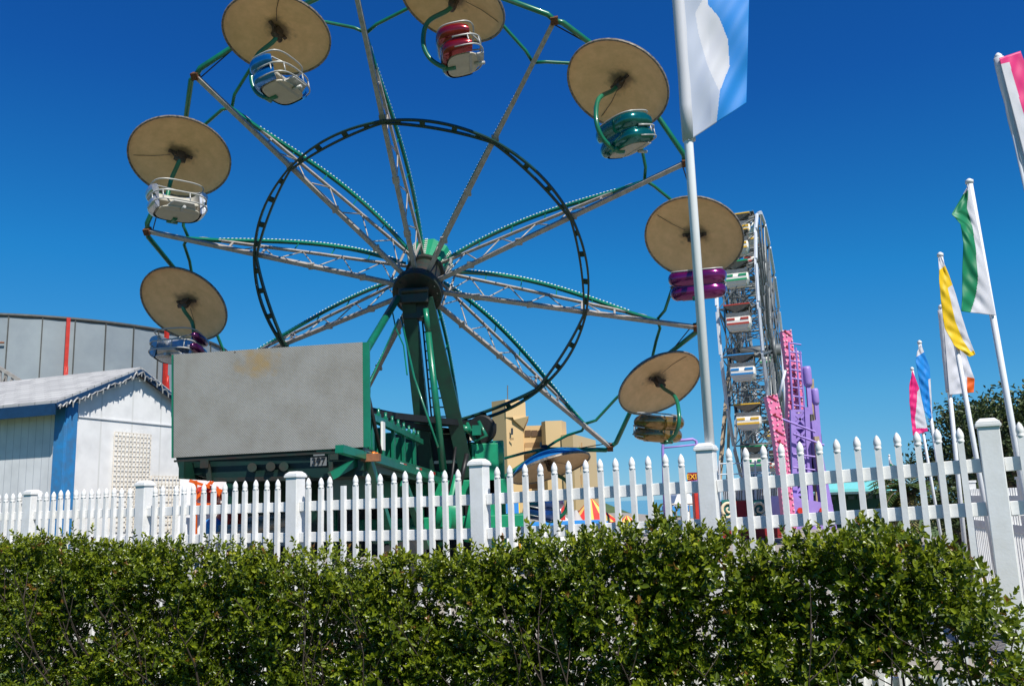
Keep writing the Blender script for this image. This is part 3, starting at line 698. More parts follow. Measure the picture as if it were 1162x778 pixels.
# chassis side running away from the camera
s0 = b(413, 514, 10.55); zr = s0[2]; LEN = 9.2
side = lambda d, dz=0., dx=0.: s0+TA*d+UZ*dz+TX*dx
ch = MB(); ch.box(side(LEN/2, -.10, -.04), (.06, LEN, .20), (TX, TA, UZ)); ch.box(side(LEN/2, -.12, -2.2), (.06, LEN, .20), (TX, TA, UZ))
ch.box(side(LEN/2+.4, .01, -1.15), (2.2, LEN, .04), (TX, TA, UZ))
for x in (-.55, -1.7): ch.box(side(LEN/2+.3, -.38, x), (.12, LEN, .42), (TX, TA, UZ))
for d in np.arange(.6, LEN, .9): ch.box(side(d, -.14, -1.15), (2.1, .08, .14), (TX, TA, UZ))
child(trl, 'chassis', ch, 'dark_green')
rl = MB(); rl.box(side(LEN/2, -.02, .0), (.03, LEN, .12), (TX, TA, UZ)); rail = child(trl, 'side_rail', rl, 'green')
for d in (.15, 1.15, 2.6, 4.3, 6.2, 8.2):
    m = MB(); m.box(side(d+.13, -.02, .018), (.012, .26, .055), (TX, TA, UZ)); child(rail, 'reflector', m, 'plate_white')
    if d > .5: m = MB(); m.box(side(d+.42, -.02, .018), (.012, .30, .055), (TX, TA, UZ)); child(rail, 'reflector', m, 'reflect_red')
for d in (.42, .62): m = MB(); m.lathe(side(d, -.0, .02), [(.045, 0), (.045, .03), (.02, .045)], 12, (TA, UZ, TX)); child(rail, 'marker_lamp', m, 'amber')
# bulkheads and rail with hooks along the deck
bk = MB(); bk.box(side(.35, .28, -.35), (.5, .5, .56), (TX, TA, UZ)); 
for i_, d in enumerate((1.1, 1.9, 2.8, 3.8, 5.0)): bk.box(side(d, .25, -.12), (.05, .14, .50), (TX, TA, UZ)); bk.box(side(d, .24, -.3), (.4, .04, .46), (TX, TA, UZ))
bk.box(side(3.0, .26, -.45), (.05, 5.6, .46), (TX, TA, UZ))
child(trl, 'side_board', bk, 'green', bevel=.006)
tr3 = MB(); tr3.box(side(2.9, .53, -.1), (.08, 5.7, .09), (TX, TA, UZ))
for d in np.arange(.4, 5.6, .55): tr3.tube([side(d, .55, -.1), side(d, .70, -.1)], .022, 6); tr3.box(side(d, .6, -.1), (.05, .12, .05), (TX, TA, UZ))
child(trl, 'deck_rail', tr3, 'green')
wt = MB(); wt.box(side(1.28, .3, .0), (.03, .16, .38), (TX, TA, UZ)); child(trl, 'label_board', wt, 'plate_white')
jk = MB(); jk.tube([at(416, 440, 11.), at(432, 514, 11.4)], .028, 6); jk.tube([at(416, 436, 10.9), at(416, 446, 10.9)], .05, 8); child(trl, 'stay_rod', jk, 'black')
ls = MB(); ls.beam(at(385, 509, 9.9), at(420, 519, 10.8), .10, .09); ls.beam(at(420, 519, 10.8), at(500, 545, 17.), .09, .09)
ls.beam(at(418, 520, 10.7), at(447, 618, 11.5), .08, .08); ls.beam(at(458, 548, 12), at(485, 620, 13), .09, .09); ls.beam(at(375, 540, 10.4), at(412, 520, 10.7), .07, .09)
child(trl, 'outrigger', ls, 'green')
rj = MB(); rj.box(at(421, 519, 10.62), (.22, .14, .09)); child(trl, 'outrigger_joint', rj, 'rust')
def wheel(par, c, ax, R_, w_):
    Z = nrm(ax); X = np.cross(Z, UZ); Y = np.cross(Z, X)
    m = MB(); m.lathe(c-Z*w_/2, [(R_*.6, 0), (R_*.93, 0), (R_, w_*.15), (R_, w_*.85), (R_*.93, w_), (R_*.6, w_)], 36, (X, Y, Z)); ty = child(par, 'wheel', m, 'tyre')
    m = MB(); m.lathe(c-Z*w_*.3, [(R_*.2, -.04), (R_*.25, 0), (R_*.56, .02), (R_*.6, w_*.1), (R_*.6, w_*.6)], 24, (X, Y, Z)); child(ty, 'rim', m, 'galv')
for d, y in ((2.6, 0), (3.8, 0), (5.0, 0)):
    for x in (-.12, -2.15): c = side(d, 0, x); c[2] = .55; wheel(trl, c, TX, .53, .26)
for x in (-1.9, -.5): c = side(.8, 0, x); c[2] = .52; wheel(trl, c, TA*.1+TX, .5, .26)
lg = MB(); 
for x in (-.3, -2.0): p = side(6.8, -.3, x); lg.box((p[0], p[1], p[2]/2), (.16, .16, p[2])); lg.box((p[0], p[1], .05), (.45, .45, .06))
child(trl, 'support_leg', lg, 'green')
# base machinery under the tower
bm_ = thing('hydraulic_unit', at(520, 560, 18.6)*[1, 1, 0], 'green tower base with fat pipes, black hose drum and stacked beams at the wheel foot', 'machinery')
m = MB(); m.box(at(500, 560, 18.9), (2.9, 1.6, .5)); m.box(at(505, 595, 18.9), (3.4, 2.2, .35)); m.box(at(552, 548, 18.5), (.55, .8, 1.6)); m.tube([at(533, 516, 18.3), at(566, 514, 18.6)], .26, 20); m.box(at(560, 560, 18.9), (.5, .6, 2.2))
for a_ in ((497, 580), (530, 590)): m.tube([at(a_[0], a_[1], 18), at(a_[0]+25, a_[1]+4, 18)], .42, 20)
m.beam(at(425, 608, 17.5), at(545, 600, 18.5), .3, .3); m.tube([at(518, 540, 17.9), at(505, 600, 17.6)], .12, 12); m.tube([at(540, 545, 18), at(560, 610, 18)], .16, 12)
child(bm_, 'base_frame', m, 'bright_green', bevel=.02)
m = MB(); m.box(at(470, 515, 19.2), (1.3, 1.2, .8)); m.box(at(505, 525, 18.9), (1.1, .8, 1.2)); m.box(at(440, 560, 19.5), (1.8, 1., 1.2)); child(bm_, 'motor_housing', m, 'black', bevel=.03)
m = MB(); c = at(547, 487, 18.3); ax_ = nrm((.15, 1, .1)); X_ = np.cross(ax_, UZ); m.lathe(c, [(.28, -.2), (.28, -.18), (.10, -.16), (.10, .0), (.3, .02), (.3, .05)], 28, (X_, np.cross(ax_, X_), ax_)); child(bm_, 'hose_drum', m, 'black')
m = MB(); m.tube([at(530, 480, 18.1), at(540, 500, 17.9), at(552, 494, 17.9), at(543, 478, 18)], .04, 8); m.tube([at(522, 485, 18.0), at(534, 488, 18.)], .08, 8); m.box(at(541, 488, 17.85), (.18, .1, .2)); child(bm_, 'valve', m, 'green')
m = MB(); m.beam(at(428, 470, 16), at(560, 484, 19), .16, .12); m.beam(at(430, 478, 16), at(530, 492, 19), .16, .10); m.beam(at(478, 487, 18.6), at(535, 497, 18.6), .3, .12); m.beam(at(470, 500, 18.8), at(530, 507, 18.8), .2, .1); child(bm_, 'cross_beam', m, 'black')
m = MB(); m.beam(at(478, 525, 18.5), at(530, 523, 18.5), .1, .06); m.beam(at(503, 491, 18.3), at(512, 491, 18.3), .1, .05); m.beam(at(533, 497, 18.2), at(552, 499, 18.2), .1, .08); child(bm_, 'plank', m, 'lattice')
m = MB(); m.tube([at(517, 507, 17.6), at(513, 540, 17.4), at(508, 560, 17.4)], .03, 6); m.tube([at(530, 515, 17.6), at(522, 550, 17.4)], .05, 8, 0); child(bm_, 'hose', m, 'black')
# loose gear standing under the trailer
def simple(name, mb, mats, label, cat, group=None, kind=None):
    o = mb.build(name, mats); return tag(o, label, cat, group, kind)
t = thing('equipment_cart', at(250, 600, 12.5)*[1, 1, 0], 'orange framed cart loaded with red and blue bundles behind the left pickets', 'cart')
m = MB()
for p, q in (((215, 545), (262, 560)), ((222, 572), (262, 572)), ((218, 570), (240, 546)), ((240, 546), (256, 572)), ((262, 545), (262, 610)), ((222, 545), (222, 610)), ((262, 574), (222, 575))): m.beam(at(*p, 12.5), at(*q, 12.6), .04, .04)
child(t, 'frame', m, 'flag_orange')
m = MB(); m.lathe(at(244, 598, 12.6), [(.05, -.12), (.16, -.1), (.2, 0), (.14, .1), (.03, .14)], 12); child(t, 'bundle', m, 'canvas_blue', 'blue bundle')
m = MB(); m.lathe(at(262, 588, 12.7), [(.05, -.16), (.2, -.12), (.22, 0), (.16, .12), (.03, .16)], 12); m.lathe(at(236, 560, 12.8), [(.05, -.12), (.14, -.1), (.2, 0), (.14, .1), (.03, .12)], 12); child(t, 'bundle', m, 'red_paint', 'red bundle')
m = MB(); m.box(at(240, 556, 13.2), (.75, .5, .42)); m.box(at(240, 600, 13.2), (.8, .6, .6)); child(t, 'crate', m, 'canvas_white')
t = thing('white_tank', at(330, 600, 13)*[1, 1, 0], 'large white tank and pipes lying beneath the trailer nose', 'tank')
m = MB(); m.tube([at(262, 562, 13.6), at(312, 560, 13.8)], .28, 20); child(t, 'barrel', m, 'canvas_white')
m = MB(); m.tube([at(235, 612, 12.), at(335, 588, 12.)], .07, 10); m.tube([at(255, 614, 12.2), at(345, 598, 12.2)], .08, 10); m.tube([at(280, 590, 12.4), at(350, 583, 12.4)], .05, 8); child(t, 'pipe', m, 'galv')
m = MB(); m.box(at(300, 606, 12.3), (1.1, .5, .3)); child(t, 'tray', m, 'drum_grey')

# ------------------------------------------------------------------ shed on the left
C0 = at(74, 500, 12.5); C0[2] = 0
gd_ = nrm((.34, .94, 0)); wd_ = nrm((-.94, .34, 0))
def sh(a, b_, z): return np.array([C0[0], C0[1], 0])+gd_*a+wd_*b_+UZ*z     # a along the gable, b along the front wall
GW, LW = 2.55, 6.; 
zE = at(80, 451, C0[1])[2]; 
pk = 1.30; zP = at(161, 420, sh(pk, 0, 0)[1])[2]
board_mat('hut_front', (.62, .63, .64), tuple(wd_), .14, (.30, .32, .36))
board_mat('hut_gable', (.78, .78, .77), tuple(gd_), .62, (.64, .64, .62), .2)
shed = thing('shed', C0, 'white board shed with blue trim and grey shingle roof behind the left fence', 'shed')
m = MB(); m.prism([sh(0, 0, 0), sh(GW, 0, 0), sh(GW, 0, zE), sh(pk, 0, zP-.06), sh(0, 0, zE)], wd_*.1); child(shed, 'gable_wall', m, 'hut_gable')
m = MB(); m.prism([sh(.0, .1, 0), sh(.0, LW, 0), sh(.0, LW, zE), sh(.0, .1, zE)], gd_*.1); child(shed, 'front_wall', m, 'hut_front')
m = MB(); m.prism([sh(GW, .1, 0), sh(GW, LW, 0), sh(GW, LW, zE), sh(GW, .1, zE)], -gd_*.1); m.prism([sh(.1, LW, 0), sh(GW-.1, LW, 0), sh(GW-.1, LW, zE), sh(pk, LW, zP), sh(.1, LW, zE)], -wd_*.1); child(shed, 'rear_wall', m, 'hut_white')
# siding band across the gable
m = MB(); m.beam(sh(.02, -.012, zE-.25), sh(GW, -.012, zE-.25), .012, .02); child(shed, 'wall_batten', m, 'hut_white')
# roof slabs with overhang
ov = .28; og = .09; sl = (zP-zE)/pk; sl2 = (zP-zE)/(GW-pk)
def slab(a0, z0_, a1, z1_):
    return [sh(a0, -og, z0_), sh(a1, -og, z1_), sh(a1, LW+ov, z1_), sh(a0, LW+ov, z0_)]
ra = slab(-ov, zE-ov*sl, pk, zP); rb = slab(GW+ov, zE-ov*sl2, pk, zP)
rf = MB(); rf.prism(ra, UZ*.05); rf.prism(rb, UZ*.05); roof = child(shed, 'roof', rf, 'shingle')
me = roof.data; uvl = me.uv_layers.new(name='UVMap')
for pl2 in me.polygons:
    for li in pl2.loop_indices:
        co = np.array(me.vertices[me.loops[li].vertex_index].co)+ORG[roof.name]-sh(0, 0, 0)
        uvl.data[li].uv = (float(co@wd_), float((co@gd_)*1.08))
fa = MB(); up_ = UZ
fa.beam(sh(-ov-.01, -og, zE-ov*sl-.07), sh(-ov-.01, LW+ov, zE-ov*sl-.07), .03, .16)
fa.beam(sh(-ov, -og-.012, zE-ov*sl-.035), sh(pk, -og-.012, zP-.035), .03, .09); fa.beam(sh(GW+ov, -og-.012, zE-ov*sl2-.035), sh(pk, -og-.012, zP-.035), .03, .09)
child(shed, 'fascia', fa, 'fascia_navy')
sf = MB(); sf.prism([sh(-ov, -og, zE-.13), sh(0, -og, zE-.13), sh(0, LW, zE-.13), sh(-ov, LW, zE-.13)], UZ*.015); child(shed, 'soffit', sf, 'fascia_navy')
for bc_, bs_ in ((sh(-.02, .08, zE/2-.07), (.035, .20, zE-.14)), (sh(.075, -.018, zE/2-.03), (.19, .03, zE-.06)), (sh(GW-.06, -.018, zE/2-.03), (.14, .03, zE-.06))):
    cb_ = MB(); cb_.box(bc_, bs_, (gd_, wd_, UZ)); child(shed, 'corner_board', cb_, 'hut_blue', bevel=.004)
# garland with drops under the rake
t = thing('icicle_lights', sh(pk, -.3, zP), 'string of white icicle bulbs pinned along the gable edge of the shed roof', 'string lights')
m = MB()
for (a0, z0_, a1, z1_, n_) in ((-ov, zE-ov*sl-.05, pk, zP-.05, 15), (pk, zP-.05, GW+ov, zE-ov*sl2-.05, 12)):
    pr = None
    for k in range(n_*3):
        f = k/(n_*3-1); a_ = a0+(a1-a0)*f; z_ = z0_+(z1_-z0_)*f; jz = rng.normal(0, .018)
        p = sh(a_, -og-.05, z_+jz)
        if pr is not None: m.tube([pr, p], .012, 5, caps=False)
        if k % 3 == 1: m.tube([p, p-UZ*(.05+.03*rng.random())+gd_*rng.normal(0, .01)], [.014, .007], 5)
        pr = p
child(t, 'bulb_string', m, 'garland')
def trellis(name, a0, a1, z0_, z1_, na, nz_, label):
    m = MB()
    for k in range(na+1): a_ = a0+(a1-a0)*k/na; m.beam(sh(a_, -.03, z0_), sh(a_, -.03, z1_), .012, .010, up=gd_)
    for k in range(nz_+1): z_ = z0_+(z1_-z0_)*k/nz_; m.beam(sh(a0, -.038, z_), sh(a1, -.038, z_), .008, .014)
    simple(name, m, 'lattice', label, 'trellis')
zz = lambda py, a_: at(130, py, sh(a_, 0, 0)[1])[2]
def a_of(px): 
    d = ray(px, hor(px)); # solve d*t = C0+gd*a
    A_ = np.array([[d[0], -gd_[0]], [d[1], -gd_[1]]]); t_, a_ = np.linalg.solve(A_, C0[:2]); return a_
trellis('trellis', a_of(124), a_of(166), zz(600, .9), zz(490, .9), 10, 19, 'tall narrow tan lattice panel hung on the white shed wall')
trellis('trellis', a_of(168), a_of(209), .1, zz(541, 1.6), 10, 18, 'low wide tan lattice panel beside the blue corner of the shed')

# ------------------------------------------------------------------ grey ride drum behind the shed
dr = thing('ride_drum', (-15.2, 27.6, 0), 'tall curved wall of grey metal panels with red posts, behind the shed roof', 'fairground ride')
dc = np.array([-15.2, 27.6, 0]); DR = 5.9; NP = 48; zt_ = at(30, 357, 22.1)[2]
for k in range(NP):
    a0 = 2*math.pi*k/NP; a1 = 2*math.pi*(k+1)/NP
    if math.sin((a0+a1)/2) > .25: continue
    P = lambda a, z, r=DR: dc+np.array([r*math.cos(a), r*math.sin(a), z])
    m = MB(); g_ = .0; m.prism([P(a0+g_, .6), P(a1-g_, .6), P(a1-g_, zt_), P(a0+g_, zt_)], -np.array([math.cos(a0), math.sin(a0), 0])*.04); child(dr, 'wall_panel', m, 'drum_grey')
rm = MB(); rings = lambda z, r: [dc+np.array([r*math.cos(a), r*math.sin(a), z]) for a in np.linspace(0, 2*math.pi, 97)[:-1]]
rm.tube(rings(zt_+.02, DR), .05, 6, closed=True); rm.tube(rings(zt_-2.6, DR+.06), .05, 6, closed=True); child(dr, 'hoop', rm, 'ferris_dark')
rm = MB(); pp = [dc+np.array([(DR+.08)*math.cos(a), (DR+.08)*math.sin(a), zt_-.72]) for a in np.linspace(rad(-125), rad(-68), 16)]; rm.tube(pp, .025, 6); child(dr, 'brace_bar', rm, 'rust')
for k in range(0, NP):
    a = 2*math.pi*k/NP
    if math.sin(a) > .2: continue
    P = lambda z, r: dc+np.array([r*math.cos(a), r*math.sin(a), z])
    m = MB(); m.beam(P(.3, DR+.015), P(zt_+.02, DR+.015), .03, .03, up=(math.cos(a), math.sin(a), 0)); child(dr, 'seam_strip', m, 'ferris_dark')
for apx in (75, 187):
    for k in range(720):
        a = rad(-110+k*.2); q = dc+np.array([(DR+.16)*math.cos(a), (DR+.16)*math.sin(a), zt_-1]); v = q-EYE; z_ = v@Fw
        if 581+FPX*(v@Rt)/z_ >= apx: break
    P = lambda z, r: dc+np.array([r*math.cos(a), r*math.sin(a), z])
    m = MB(); m.beam(P(0, DR+.18), P(zt_-.0, DR+.18), .09, .10, up=(math.cos(a), math.sin(a), 0)); child(dr, 'red_post', m, 'red_paint')
    m = MB(); m.beam(P(0, DR+.9), P(zt_-1.3, DR+.22), .1, .1, up=(math.cos(a), math.sin(a), 0))
    for k in range(6): m.tube([P(1+k*.8, DR+.22), P(1.5+k*.8, DR+.9-.12*k)], .03, 6)
    child(dr, 'red_brace', m, 'red_paint')
t = thing('ride_stairs', at(15, 440, 19)*[1, 1, 0], 'grey stair truss rising beside the drum wall at the far left edge', 'stairs')
m = MB(); p0, p1 = at(-20, 405, 19), at(36, 440, 19); p2, p3 = at(-20, 425, 19), at(22, 450, 19)
m.beam(p0, p1, .07, .07); m.beam(p2, p3, .07, .07)
for k in range(9):
    f = k/8; m.beam(p0+(p1-p0)*f, p2+(p3-p2)*f, .03, .03)
    if k < 8: g2 = (k+1)/8; m.beam(p0+(p1-p0)*f, p2+(p3-p2)*g2, .03, .03)
m.beam(at(5, 440, 19), at(5, 600, 19), .1, .1); child(t, 'truss', m, 'galv')

# ------------------------------------------------------------------ ferris wheel seen nearly edge on
FC = at(858.5, 399, 40.2); fa_ = np.array([math.cos(.365), -math.sin(.365), 0]); fp_ = np.array([math.sin(.365), math.cos(.365), 0]); FR = 6.35
fw = thing('observation_wheel', FC*[1, 1, 0], 'tall white ferris wheel seen nearly edge on, right of the flag pole', 'ferris wheel')
def fpt(deg, r, off): a = rad(deg); return FC+fa_*off+r*(-math.cos(a)*fp_+math.sin(a)*UZ)      # 0 deg: nearest point
NF = 20; ph = 8.
for sgn in (-.78, .78):
    m = MB()
    for k in range(NF):
        a0, a1 = ph+360/NF*k, ph+360/NF*(k+1)
        m.beam(fpt(a0, FR, sgn), fpt(a1, FR, sgn), .08, .08, up=fa_); m.beam(fpt(a0+1.2, FR-.0, sgn+(.05 if sgn > 0 else -.05)), fpt(a1-1.2, FR, sgn+(.05 if sgn > 0 else -.05)), .13, .08, up=fa_)
    child(fw, 'rim', m, 'ferris_white')
    m = MB()
    for k in range(NF):
        a0, a1 = ph+360/NF*k, ph+360/NF*(k+1)
        m.beam(fpt(a0, .3, sgn*.9), fpt(a0, FR, sgn), .07, .07, up=fa_); m.beam(fpt(a0, 3.1, sgn*.95), fpt(a1, 3.1, sgn*.95), .06, .06, up=fa_); m.beam(fpt(a0, 4.8, sgn*.95), fpt(a1, 4.8, sgn*.95), .05, .05, up=fa_)
        m.tube([fpt(a0, 3.1, sgn*.95), fpt(a1, FR, sgn)], .025, 5); m.tube([fpt(a1, 3.1, sgn*.95), fpt(a0, FR, sgn)], .025, 5)
        m.tube([fpt(a0, 1., sgn*.95), fpt(a1, 3.1, sgn)], .02, 5)
    child(fw, 'spoke_frame', m, 'ferris_grey')
for k in range(NF):
    a0, a1 = ph+360/NF*k, ph+360/NF*(k+1); m = MB()
    for r in (3.1, 4.8, FR-.1): m.tube([fpt(a0, r, -.8), fpt(a0, r, .8)], .035, 6)
    m.tube([fpt(a0, 3.1, -.8), fpt(a0, 4.8, .8)], .022, 5); m.tube([fpt(a0, 3.1, .8), fpt(a0, 4.8, -.8)], .022, 5); m.tube([fpt(a0, 1.5, .8), fpt(a0, 3.1, -.8)], .022, 5); m.tube([fpt(a0, 1.5, -.8), fpt(a0, 3.1, .8)], .022, 5)
    m.tube([fpt(a0, 4.8, -.8), fpt(a0, FR-.1, .8)], .022, 5); m.tube([fpt(a0, 4.8, -.8), fpt(a1, 4.8, .8)], .02, 5); m.tube([fpt(a0, FR-.1, -.8), fpt(a1, FR-.1, .8)], .02, 5); child(fw, 'cross_tie', m, 'ferris_grey')
m = MB(); m.tube([FC-fa_*1.3, FC+fa_*1.3], .28, 16); m.tube([FC-fa_*.9, FC-fa_*.75], .6, 20); m.tube([FC+fa_*.75, FC+fa_*.9], .6, 20); child(fw, 'axle', m, 'ferris_grey')
for sgn in (-1, 1):
    for s2 in (-1, 1):
        m = MB(); top = FC+fa_*1.2*sgn; foot = FC+fa_*2.4*sgn+fp_*3.1*s2; foot[2] = .1
        if sgn == -1 and s2 == -1: foot = at(815, 560, 37.5)
        u_ = nrm(np.cross(foot-top, fa_)); m.beam(top+u_*.15, foot+u_*.22, .09, .09); m.beam(top-u_*.15, foot-u_*.22, .09, .09); m.beam(foot-u_*.3, foot+u_*.3, .12, .1)
        for k in range(12):
            f = k/12; f2 = (k+1)/12; a_ = top+(foot-top)*f; b_ = top+(foot-top)*f2; s_ = 1 if k % 2 else -1
            m.tube([a_+u_*.18*s_, b_-u_*.18*s_], .03, 5)
        child(fw, 'support_leg', m, 'tan_steel')
cols = ['car_yellow', 'car_red', 'car_blue', 'car_green']; cn = {'car_yellow': 'yellow', 'car_red': 'red', 'car_blue': 'blue', 'car_green': 'green'}
order = {90: 'car_yellow'}
def fcar(i, deg, cm, label):
    P = fpt(deg, FR+.02, 0); X, Y = fa_, -fp_     # Y towards the camera side
    g = thing('ferris_wheel_car', P, label, 'ferris wheel car', 'cars of the ferris wheel')
    L = lambda x, y, z: P+X*x*.88+Y*y*.9+UZ*z*.9
    m = MB(); m.box(L(0, 0, .02), (1.23, .85, .07), (X, Y, UZ)); m.prism([L(-.7, .475, -.02), L(.7, .475, -.02), L(.0, .3, -.36)], -Y*.04); m.prism([L(-.7, -.475, -.02), L(.7, -.475, -.02), L(0, -.3, -.36)], Y*.04); cpy = child(g, 'canopy', m, 'canopy_brown')
    m = MB(); m.box(L(0, .49, .03), (1.21, .02, .06), (X, Y, UZ)); child(cpy, 'trim', m, cm)
    m = MB()
    for p, q in (((-.68, .4, -.02), (0, .3, -.42)), ((.68, .4, -.02), (0, .3, -.42)), ((-.62, -.3, 0), (-.6, -.3, -1.1)), ((.62, -.3, 0), (.6, -.3, -1.1)), ((-.62, .2, 0), (-.6, .35, -.9)), ((.62, .2, 0), (.6, .35, -.9))): m.tube([L(*p), L(*q)], .03, 6)
    child(g, 'hanger', m, 'ferris_dark')
    m = MB(); zs_ = [(-.62, .36), (-.8, .46), (-1.0, .46), (-1.2, .36), (-1.32, .2)]
    G = []
    for z, y in zs_:
        wx = .64 if z > -1.1 else .64*(.85 if z > -1.3 else .55); G.append([L(-wx, -.35, z), L(-wx, y*.85, z), L(-wx*.9, y, z), L(wx*.9, y, z), L(wx, y*.85, z), L(wx, -.35, z)])
    m.grid(G, 0, False); m.prism([L(-.6, -.35, -1.2), L(.6, -.35, -1.2), L(.6, -.35, -.45), L(-.6, -.35, -.45)], -Y*.05); m.box(L(0, 0, -1.28), (.78, .5, .05), (X, Y, UZ)); m.box(L(0, .0, -.6), (1.08, .6, .04), (X, Y, UZ))
    g.scale = (.84, .84, .84)
    tb = child(g, 'tub', m, 'car_cream')
    m = MB(); m.box(L(-.36, .43, -.73), (.37, .1, .1), (X, Y, UZ)); m.box(L(.36, .43, -.73), (.37, .1, .1), (X, Y, UZ)); m.box(L(0, .452, -.98), (1.02, .04, .09), (X, Y, UZ)); child(tb, 'stripe', m, cm)
    m = MB(); m.box(L(0, .3, -.5), (1.05, .06, .22), (X, Y, UZ)); m.box(L(0, -.2, -.5), (1.05, .06, .3), (X, Y, UZ)); child(tb, 'seat_back', m, 'ferris_grey')
seq = {26: 'car_green', 8: 'car_red', -10: 'car_blue', -28: 'car_yellow', 44: 'car_yellow', 62: 'car_yellow', 80: 'car_blue', -46: 'car_green'}
desc = {26: 'green striped ferris wheel car beside the magenta gondola', 8: 'red striped ferris wheel car below the green striped one', -10: 'blue striped ferris wheel car above the lowest yellow one', -28: 'yellow striped ferris wheel car lowest on the near side, over the fence', 44: 'yellow striped ferris wheel car just above the green striped one', 62: 'yellow trimmed ferris wheel car second from the top of the wheel', 80: 'ferris wheel car at the very top of the wheel', -46: 'ferris wheel car passing low behind the pickets at the wheel foot'}
for i, dg in enumerate(seq): fcar(i, dg, seq[dg], desc[dg])
for i, (dg, w_d) in enumerate(zip((98, 116, 134, 170, 206, 224), ('just behind the top one', 'high at the back, right of the green striped car', 'upper middle height behind the red striped car', 'at axle height behind the spokes', 'low at the back, behind the blue striped car', 'lowest at the back, above the swirl panels'))):
    fcar(i+8, dg, cols[i % 4], 'far side ferris wheel car '+w_d)

# platform with the swirl panels, railings
t = thing('ride_platform', at(860, 580, 34)*[1, 1, 0], 'dark red ride platform with cream swirl panels and metal railings behind the fence', 'ride platform')
m = MB(); PX = lambda px, py, Y=34.: at(px, py, Y)
m.prism([PX(815, 569), PX(887, 566), PX(887, 640), PX(815, 640)], (0, .2, 0)); child(t, 'skirt', m, 'maroon')
for px in (827, 862):
    m = MB(); m.prism([PX(px-8, 567, 33.93), PX(px+8, 566, 33.93), PX(px+8, 588, 33.93), PX(px-8, 588, 33.93)], (0, .04, 0)); sp_ = child(t, 'swirl_panel', m, 'panel_teal')
    m = MB(); pts = []
    for k in range(26):
        a = 2.1*2*math.pi*k/25*.62; r = 1+6.2*(1-k/25)**.8*1.2; pts.append(PX(px+r*math.cos(a+2.2), 577+r*math.sin(a+2.2), 33.9))
    m.tube(pts, [.07*(1-.5*k/26) for k in range(26)], 6); m.tube([PX(px-8, 586, 33.9), PX(px, 587, 33.9), PX(px+7, 581, 33.9)], .06, 6); child(sp_, 'swirl', m, 'swirl_cream')
m = MB()
for yy in (524, 536, 548): m.tube([PX(815, yy+2), PX(885, yy)], .025, 5)
for k in range(36): m.tube([PX(816+2*k, 548), PX(816.5+2*k, 567)], .014, 4)
for k in range(6): m.tube([PX(816+13.6*k, 522), PX(817+13.6*k, 567)], .035, 5)
m.tube([PX(815, 548), PX(885, 547)], .03, 5); child(t, 'railing', m, 'ferris_white')
m = MB(); m.box(PX(862, 555, 36), (2.6, 1.5, .9)); child(t, 'black_booth', m, 'black')  # plain black box behind the railing
m = MB(); m.prism([PX(851, 505, 37.4), PX(872, 503, 37.4), PX(874, 545, 37.4), PX(852, 547, 37.4)], (0, .6, 0)); child(t, 'ticket_booth', m, 'glass_blue')

# ------------------------------------------------------------------ pink and purple pendulum ride
pr_ = thing('pendulum_ride', at(905, 580, 30)*[1, 1, 0], 'pink and purple ride with lit pink arcs and a purple lattice tower', 'fairground ride')
def lit_strip(name, cl, wpx, Y, dots=True, depth=.35):
    """cl: centre line pixels; a box section strip following it, with small lamps"""
    m = MB(); Pp = [at(x, y, Y) for x, y in cl]
    for p, q in zip(Pp[:-1], Pp[1:]): m.beam(p, q, wpx*Y/1000*.98, depth, up=(0, 1, 0))
    for k, (p, q) in enumerate(zip(Pp[:-1], Pp[1:])):
        n_ = max(2, int(np.linalg.norm(q-p)/.16))
        for j in range(n_):
            c = p+(q-p)*j/n_+np.array([0, -depth/2-.02, 0]); t_ = nrm(np.cross(q-p, (0, 1, 0)))*wpx*Y/1000
            m.box(c+t_*.42, (.045, .03, .05), None, 1); m.box(c-t_*.42, (.045, .03, .05), None, 1); m.box(c+t_*rng.uniform(-.2, .2), (.05, .03, .05), None, 1+(j % 3 == 0))
            if j % 3 == 0: m.beam(c-t_*.3, c+t_*.3+(q-p)/n_, .022, .03, 2)
    child(pr_, name, m, ['pink', 'pink_light', 'maroon'])
lit_strip('lit_arc', [(874, 449), (879, 470), (884, 500), (889, 540), (894, 585), (896, 600)], 13, 29)
lit_strip('lit_arc', [(891, 376), (895, 405), (898, 440), (898, 480), (898, 540), (901, 600)], 11, 31.5)
lit_strip('lit_arc', [(900, 400), (905, 432), (908, 466)], 8, 31.8)
m = MB(); m.tube([at(887.5, 395, 33.5), at(893, 500, 33.5)], .05, 6); m.tube([at(891, 420, 30), at(884, 450, 30)], .05, 6); child(pr_, 'white_mast', m, 'ferris_white')
m = MB(); Y = 30.5
for (a, b2) in (((899, 465), (903, 600)), ((915, 462), (921, 600))): m.beam(at(*a, Y), at(*b2, Y), .16, .16); m.beam(at(*a, Y+1.2), at(*b2, Y+1.2), .14, .14)
for k in range(7):
    y0, y1 = 466+19*k, 466+19*(k+1); m.beam(at(899+k*.6, y0, Y), at(916+k*.8, y1, Y), .08, .08); m.beam(at(916+k*.8, y0, Y), at(899+k*.6, y1, Y), .08, .08); m.beam(at(899+k*.6, y0, Y), at(916+k*.8, y0, Y), .09, .09)
child(pr_, 'lattice_tower', m, 'ride_purple')
m = MB(); m.prism([at(900, 470, Y+.3), at(914, 467, Y+.3), at(921, 560, Y+.3), at(904, 562, Y+.3)], (0, .3, 0)); m.prism([at(893, 562, 29.5), at(945, 572, 29.5), at(946, 600, 29.5), at(893, 600, 29.5)], (0, 2.4, 0)); m.prism([at(921, 478, Y), at(926, 476, Y), at(950, 600, Y), at(936, 600, Y)], (0, .35, 0)); child(pr_, 'tower_plate', m, 'ride_purple')
m = MB()
